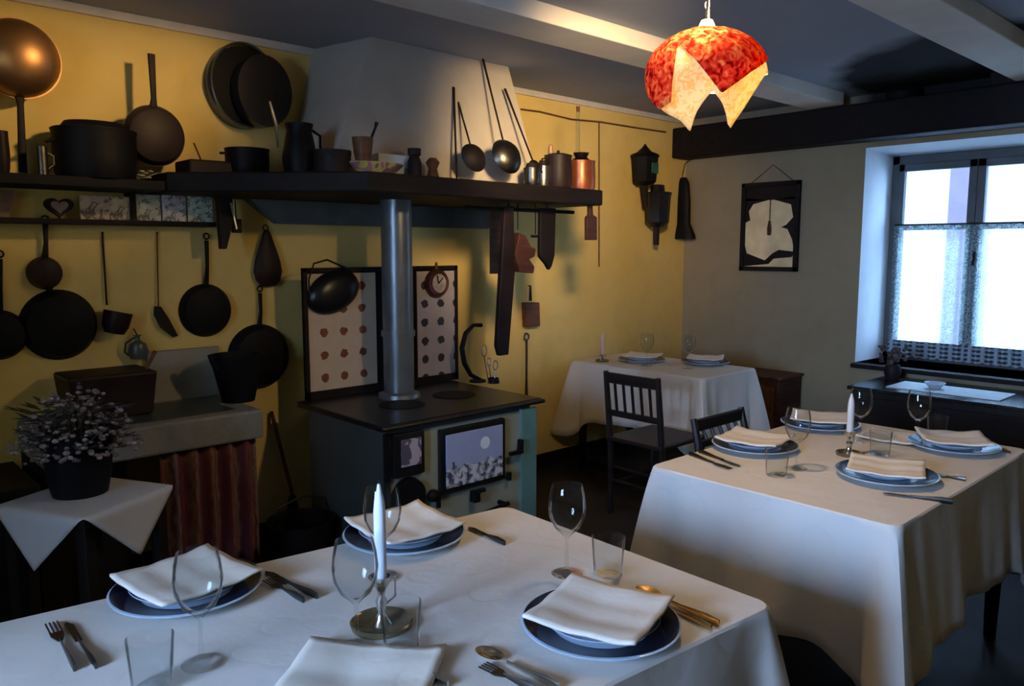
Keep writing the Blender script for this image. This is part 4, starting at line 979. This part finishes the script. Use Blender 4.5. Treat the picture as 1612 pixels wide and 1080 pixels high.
setting(1500, 706, R(30), 'at the right end of the second table', 7)
setting(1010, 569, R(20), 'at the left of the corner table', 8)
setting(1110, 573, R(30), 'at the right of the corner table', 9)
q = onZ(560, 1082, ZP)
napkin(0, (q.x, q.y, ZP - .033), R(40), 'flat cream napkin cut by the bottom edge near the tumbler', .27, 11)
q = onZ(1405, 690, ZP)
napkin(0, (q.x, q.y, ZP - .034), R(5), 'pale blue-lit napkin lying flat behind the second table candle', .22, 12)

cutlery('knife', (152, 1052), (95, 968), 'knife with dark handle left of the left plate, right one of two')
cutlery('fork', (118, 1056), (75, 972), 'fork at the far left edge of the nearest table')
cutlery('knife', (500, 942), (418, 902), 'dark knife between the left plate and the back plate')
cutlery('fork', (478, 948), (420, 915), 'fork lying right of the left plate')
cutlery('knife', (795, 858), (738, 832), 'knife right of the plate behind the candle')
cutlery('spoon', (1132, 985), (985, 918), 'gilt-handled spoon behind the right plate', m_brass)
cutlery('knife', (1120, 992), (975, 922), 'gilt-handled knife beside the gilt spoon', m_brass)
cutlery('spoon', (880, 1085), (752, 1024), 'silver spoon in front of the right plate', m_chrome)
cutlery('fork', (850, 1094), (760, 1050), 'silver fork in front of the right plate')
cutlery('knife', (705, 1082), (640, 1046), 'knife by the flat napkin at the bottom edge', m_chrome)
cutlery('knife', (1100, 712), (1180, 741), 'knife in front of the left plate on the second table')
cutlery('fork', (1085, 716), (1160, 744), 'fork in front of the left plate on the second table')
cutlery('knife', (1500, 792), (1390, 778), 'knife before the near plate of the second table')
cutlery('fork', (1520, 757), (1470, 748), 'fork right of the near plate of the second table')
cutlery('knife', (1590, 715), (1555, 700), 'bright knife right of the right plate on the second table', m_chrome)

WG = [(0, 0), (.036, .0005), (.037, .002), (.014, .006), (.0045, .014), (.0035, .05), (.004, .088), (.012, .098), (.030, .114), (.042, .14), (.0445, .165), (.041, .195), (.036, .217),
      (.0348, .217), (.0398, .195), (.0432, .165), (.0405, .141), (.028, .116), (.008, .101), (0, .0995)]
TG = [(0, 0), (.030, 0), (.034, .004), (.040, .092), (.0388, .092), (.0328, .012), (0, .010)]
def glass(kind, px, py, label, scale=1.0):
    q = onZ(px, py, ZP)
    if kind not in first:
        g = thing(kind, 'x', 'glass', q, 0, 'wine glasses' if kind == 'wine_glass' else 'water tumblers')
        if kind == 'wine_glass':
            MB().lathe(WG[7:14] + WG[14:], 40).build('bowl', m_glass, g)
            MB().lathe([(0, 0)] + WG[1:7] + [(.012, .098), (0, .0985)], 28).build('stem', m_glass, g)
        else: MB().lathe(TG, 40).build('tumbler_body', m_glass, g)
        first[kind] = g; o = g
    else: o = copy_tree(first[kind])
    o.location = q; o.scale = (scale,) * 3; o['label'] = label
    return o
glass('wine_glass', 318, 1045, 'wine glass before the left plate of the nearest table')
glass('wine_glass', 562, 1020, 'wine glass just left of the white candle')
glass('wine_glass', 604, 908, 'wine glass behind the white candle')
glass('wine_glass', 892, 903, 'wine glass against the dark floor at the back edge of the nearest table')
glass('wine_glass', 1253, 738, 'wine glass beside the left plate of the second table')
glass('wine_glass', 1352, 695, 'wine glass right behind the second table candle')
glass('wine_glass', 1443, 700, 'wine glass before the dark sideboard on the second table')
glass('wine_glass', 1018, 576, 'faint wine glass at the left of the corner table')
glass('wine_glass', 1083, 580, 'wine glass at the right of the corner table')
glass('tumbler', 240, 1080, 'water tumbler in front of the left plate of the nearest table')
glass('tumbler', 632, 1018, 'water tumbler right of the candlestick')
glass('tumbler', 957, 904, 'water tumbler behind the right plate of the nearest table')
glass('tumbler', 1222, 748, 'water tumbler on the near left edge of the second table')
glass('tumbler', 1474, 690, 'water tumbler behind the right plate of the second table')
glass('tumbler', 1385, 716, 'water tumbler behind the near plate of the second table')

def candle(px, py, label, hold, ch, mat, dish_r, cr=.0125):
    q = onZ(px, py, ZP)
    o = thing('candlestick', 'metal candlestick ' + label, 'candlestick', q)
    MB().lathe([(0, 0), (dish_r, 0), (dish_r * 1.04, .010), (dish_r * .98, .012), (dish_r * .8, .004), (0, .004)], 40).build('dish', m_amber, o)
    MB().lathe([(0, .004), (.022, .004), (.014, .015), (.008, .03), (.012, hold * .5), (.007, hold * .6), (.010, hold * .75), (.018, hold * .86), (.019, hold), (.014, hold), (.013, hold - .012), (0, hold - .012)], 24).build('holder', m_chrome, o)
    MB().tube([(.016, 0, hold * .9), (.035, 0, hold * .85), (.035, 0, hold * .5), (.012, 0, hold * .4)], .0025, 6).build('handle', m_chrome, o)
    c_ = thing('candle', 'candle ' + label, 'candle', q + Vector((0, 0, hold - .012)))
    MB().lathe([(0, 0), (cr, 0), (cr * .98, ch * .72), (cr * .8, ch * .84), (cr * .45, ch * .93), (cr * .25, ch), (0, ch)], 20).build('wax', mat, c_)
    MB().tube([(0, 0, ch - .004), (.001, 0, ch + .008)], .0012, 5).build('wick', m_wick, c_)
candle(601, 984, 'white and tall on the nearest table', .105, .205, m_candle, .062)
candle(1336, 716, 'short and white on the second table', .09, .155, M('ivory_wax', (.62, .58, .54), .4, var=.04), .045)
candle(948, 569, 'pink on the corner table', .05, .17, m_candle_p, .045)

# ---------------------------------------------------------------- chairs
def chair(loc, rz, label, w=.38, h=.86, mat=m_chair, d=.40):
    o = thing('dining_chair', label, 'chair', loc, rz, None)      # faces local +y, back at y=0
    for x in (-w / 2, w / 2):
        MB().tube([(x, 0.02, 0), (x, .01, .42), (x, -.01, .6), (x, -.04, h)], [.016, .019, .018, .015], 8).build('back_post', mat, o)
        MB().tube([(x * .95, d, 0), (x * .95, d, .44)], [.014, .02], 8).build('front_leg', mat, o)
    MB().box((0, d / 2, .45), (w + .03, d + .04, .025)).build('seat', mat, o, False, .008)
    MB().box((0, -.035, h - .035), (w, .022, .06)).build('top_rail', mat, o, False, .006)
    MB().box((0, -.006, .60), (w, .02, .035)).build('lower_rail', mat, o, False, .004)
    for k_ in range(5):
        x = -w / 2 + w * (k_ + 1) / 6; MB().tube([(x, -.008, .61), (x, -.033, h - .06)], .009, 6).build('slat', mat, o)
    for z in (.2, .28): MB().tube([(-w / 2, .02, z), (w / 2, .02, z)], .009, 6).build('stretcher', mat, o)
    for x in (-w / 2, w / 2): MB().tube([(x, .02, .18), (x * .95, d, .18)], .009, 6).build('stretcher', mat, o)
    return o
chair((3.40, 2.67, 0), -PI / 2, 'dark slat-back chair before the small corner table', .36, .84)
chair((3.33, 2.06, 0), PI, 'dark chair behind the second table with only its top showing', .42, .72, d=.28)
chair((3.30, .20, 0), 0, 'dark chair in the shadow near the right end of the second table', .38, .80)

# brown cabinet and dark sideboard
o = thing('small_cabinet', 'low reddish-brown wooden cabinet against the window wall behind the corner table', 'cabinet', (5.26, 2.93, 0))
MB().box((0, 0, .30), (.32, .40, .60)).build('carcass', m_wood_red, o, False, .006); MB().box((0, 0, .61), (.34, .43, .02)).build('cabinet_top', m_wood_brown, o, False, .004)
MB().box((-.166, 0, .30), (.012, .34, .50)).build('door', m_wood_brown, o, False, .004)
sbz = .68
o = thing('sideboard', 'low black sideboard beneath the window', 'sideboard', (5.10, 1.35, 0))
MB().box((0, 0, sbz / 2), (.56, 1.50, sbz - .03)).build('carcass', m_chair, o, False, .008)
MB().box((0, 0, sbz - .012), (.60, 1.54, .024)).build('sideboard_top', M('black_polish', (.012, .013, .014), .18, var=.3), o, False, .005)
for i in range(3):
    dr = MB().box((-.287, -.48 + i * .48, .36), (.016, .44, .52)).build('door', m_wood_dark, o, False, .004); MB().ball((-.305, -.30 + i * .48, .40), .012, 10).build('knob', m_dimsteel, dr)
a = onZ(1405, 606, sbz)
tag(MB().box((0, 0, .003), (.30, .62, .005)).build('table_runner', M('pale_runner', (.50, .58, .60), .45, var=.12, scale=14), None, False, .002, (5.06, 1.62, sbz)), 'pale runner lying on the left of the black sideboard', 'runner')
tag(MB().box((0, 0, .003), (.26, .34, .005)).build('place_mat', M('pale_mat', (.40, .48, .52), .45, var=.12, scale=14), None, False, .002, (5.02, .98, sbz)), 'pale mat on the right of the black sideboard', 'mat')
q = onZ(1460, 606, sbz + .01)
o = thing('glass_dish', 'small blue-tinted glass dish on the pale runner', 'dish', (5.06, 1.70, sbz + .006))
MB().lathe([(0, 0), (.03, 0), (.035, .006), (.06, .035), (.058, .036), (.03, .01), (0, .008)], 28).build('dish_body', m_porc_b, o)
o = thing('dried_plant', 'dark dried posy in the window corner beside the reveal', 'dried plant', (5.22, 2.22, 0))
o.location = (5.24, 2.02, sbz)
MB().lathe([(0, 0), (.04, 0), (.055, .06), (.04, .10), (.034, .10), (0, .02)], 20).build('pot', m_dkbrown, o)
g = MB(); random.seed(9)
for i in range(70):
    a_ = random.uniform(0, 2 * PI); rr = random.uniform(0, .09); z = .12 + random.uniform(0, .09)
    g.ball((rr * math.cos(a_), rr * math.sin(a_), z), random.uniform(.008, .016), 6)
g.build('dried_heads', M('dark_heads', (.06, .04, .04), .9, var=.5, scale=20), o)['kind'] = 'stuff'

# things on the oak beam
for nm, lab, cat, px, pr, mt in (('black_kettle', 'black kettle on the oak beam over the window, left one', 'kettle', 1418, [(0, 0), (.09, 0), (.105, .04), (.09, .07), (.02, .075), (0, .078)], m_iron),):
    q = onX(px, 160, 5.30)
    o = thing(nm, lab, cat, (5.33, q.y, 2.468)); MB().lathe(pr, 28).build('kettle_body', mt, o)
    MB().tube([(.08, -.02, .03), (.12, -.08, .05), (.12, -.12, .075)], .009, 6).build('spout', mt, o)
q = onX(1585, 150, 5.30)
tag(MB().box((0, 0, .038), (.16, .16, .075)).build('dark_box', m_wood_dark, None, False, .006, (5.33, q.y, 2.468)), 'dark square box on the oak beam at the right edge', 'box')

# ---------------------------------------------------------------- pendant lamp
lc = onZ(1110, 130, 2.06)
d_ = 2.62; lc = CAM + ray(1110, 130).normalized() * 2.68
lx, ly, lz = lc.x, lc.y, lc.z
toc = math.atan2(-ly, -lx)
lp = thing('pendant_lamp', 'lit pendant lamp with red flowered cloth shade and cream points', 'lamp', (lx, ly, lz + .16))
ztop = .0
def shade(r0, table, zoff, extra, taper, drape):
    n = 144; rows = 12; vs = []; fs = []
    def hem(d):
        for (a0, h0), (a1, h1) in zip(table, table[1:]):
            if a0 <= d <= a1: return h0 + (h1 - h0) * (d - a0) / (a1 - a0)
        return table[0][1]
    for j in range(rows + 1):
        for i in range(n):
            a_ = 2 * PI * i / n; d = (math.degrees(a_ - toc) + 180) % 360 - 180
            dep = hem(d); t = j / rows; s_ = t * dep
            rad = r0 * math.sqrt(max(0.0, 1 - (1 - min(1, s_ / .145)) ** 2)) if s_ < .145 else r0 * (1 - taper * (s_ - .145) / .15)
            rad = max(rad, .012) + extra * min(1, t * 3) + drape * math.sin(R(d) * 5) * t
            vs.append((rad * math.cos(a_), rad * math.sin(a_), zoff - s_))
    for j in range(rows):
        for i in range(n): fs.append((j * n + i, j * n + (i + 1) % n, (j + 1) * n + (i + 1) % n, (j + 1) * n + i))
    return MB().add(vs, fs)
HC = [(-180, .16), (-130, .17), (-100, .17), (-80, .215), (-48, .27), (-34, .29), (-22, .325), (-10, .27), (8, .215), (20, .25), (34, .305), (44, .315), (60, .26), (78, .15), (100, .14), (140, .17), (180, .16)]
HR = [(-180, .09), (-130, .15), (-100, .15), (-75, .20), (-48, .262), (-33, .245), (-28, .075), (-10, .13), (15, .232), (45, .165), (75, .115), (100, .10), (140, .16), (180, .09)]
# positive angle about z from the viewer direction is to the viewer's right
m_cream_sh = cloth_translucent('cream_lace_cloth', [(.86, .66, .32), (.95, .86, .62)], 55, .75, True)
m_red_sh = cloth_translucent('red_flowered_cloth', [(.25, .014, .010), (.65, .030, .016), (.85, .20, .07), (.95, .60, .22)], 42, .75)
shade(.180, HC, 0, 0, .30, .008).build('lamp_shade', m_cream_sh, lp, solid=.001)
shade(.184, HR, .004, .006, .10, .003).build('cloth_cover', m_red_sh, lp, solid=.001)
MB().lathe([(0, .03), (.018, .028), (.03, .0), (0, 0)], 16).build('cap', m_white_trim, lp)
topz = ZC - (lz + .16)
ch = MB()
nlk = int((topz - .03) / .026)
for i in range(nlk):
    z = .035 + i * .026; a_ = (i % 2) * PI / 2
    ch.tube([(.007 * math.cos(t) * math.cos(a_), .007 * math.cos(t) * math.sin(a_), z + .013 + .015 * math.sin(t)) for t in [k_ * PI / 5 for k_ in range(10)]], .0025, 5, closed=True)
ch.tube([(.012, 0, .03), (.013, .004, topz * .5), (.004, 0, topz)], .003, 6)
ch.build('chain', m_dimsteel, lp)
MB().lathe([(0, topz - .03), (.04, topz - .02), (.045, topz), (0, topz)], 20).build('ceiling_rose', m_dimsteel, lp)
MB().tube([(0, 0, .0), (0, 0, -.06)], .018, 10).build('socket', m_dkbrown, lp)
MB().lathe([(0, -.135), (.018, -.128), (.027, -.105), (.02, -.075), (.012, -.06), (0, -.06)], 16).build('bulb', m_bulb, lp)
L = bpy.data.lights.new('pendant_bulb_light', 'POINT'); L.energy = 28; L.color = (1, .72, .38); L.shadow_soft_size = .04
lo = bpy.data.objects.new('pendant_bulb_light', L); col.objects.link(lo); lo.location = (lx, ly, lz + .16 - .15)

# unseen warm spot, added to brighten the upper left of the long wall
L = bpy.data.lights.new('added_wall_spot', 'SPOT'); L.energy = 66; L.color = (1, .66, .30); L.shadow_soft_size = .05; L.spot_size = R(78); L.spot_blend = .9
lo = bpy.data.objects.new('added_wall_spot', L); col.objects.link(lo); lo.location = (1.55, 2.15, 2.46)
lo.rotation_euler = (Vector((.85, 3.8, 2.60)) - lo.location).to_track_quat('-Z', 'Y').to_euler()

L = bpy.data.lights.new('added_wall_spot', 'SPOT'); L.energy = 430; L.color = (1, .70, .37); L.shadow_soft_size = .14; L.spot_size = R(52); L.spot_blend = 1.0  # another unseen spot, added to brighten the wall right of the hood
lo = bpy.data.objects.new('added_wall_spot', L); col.objects.link(lo); lo.location = (1.9, 1.25, 2.30)
lo.rotation_euler = (Vector((4.0, 3.8, 1.75)) - lo.location).to_track_quat('-Z', 'Y').to_euler()
# ---------------------------------------------------------------- daylight
W = bpy.data.worlds.new('world'); sc.world = W; W.use_nodes = True
bg = W.node_tree.nodes['Background']
nt = W.node_tree; tcw = nt.nodes.new('ShaderNodeTexCoord'); sp_ = nt.nodes.new('ShaderNodeSeparateXYZ'); nt.links.new(tcw.outputs['Generated'], sp_.inputs[0])
rw = nt.nodes.new('ShaderNodeValToRGB'); nt.links.new(sp_.outputs[2], rw.inputs[0])
rw.color_ramp.elements[0].color = (.36, .57, .95, 1); rw.color_ramp.elements[1].color = (.34, .56, 1.0, 1)
nt.links.new(rw.outputs[0], bg.inputs[0]); bg.inputs[1].default_value = 29.0
def portal(loc, sx, sy, rot):
    L = bpy.data.lights.new('window_portal', 'AREA'); L.shape = 'RECTANGLE'; L.size = sx; L.size_y = sy; L.cycles.is_portal = True
    o = bpy.data.objects.new('window_portal', L); col.objects.link(o); o.location = loc; o.rotation_euler = rot
portal((XF + .16, (WY0 + WY1) / 2, (WZ0 + WZ1) / 2), 1.44, 1.12, (0, PI / 2, 0))
L = bpy.data.lights.new('window_2_daylight', 'AREA'); L.shape = 'RECTANGLE'; L.size = AZ1 - AZ0; L.size_y = AY1 - AY0; L.energy = 38; L.color = (.33, .54, 1); L.spread = R(76)
lo = bpy.data.objects.new('window_2_daylight', L); col.objects.link(lo); lo.location = (X0 - .95, (AY0 + AY1) / 2, (AZ0 + AZ1) / 2); lo.rotation_euler = (0, -R(80), 0)

sc.view_settings.view_transform = 'Standard'; sc.view_settings.look = 'None'; sc.view_settings.gamma = 1; sc.view_settings.use_curve_mapping = False
sc.view_settings.exposure = 0.08
sc.cycles.use_denoising = True
sc.cycles.max_bounces = 8; sc.cycles.transparent_max_bounces = 24; sc.cycles.sample_clamp_indirect = 3
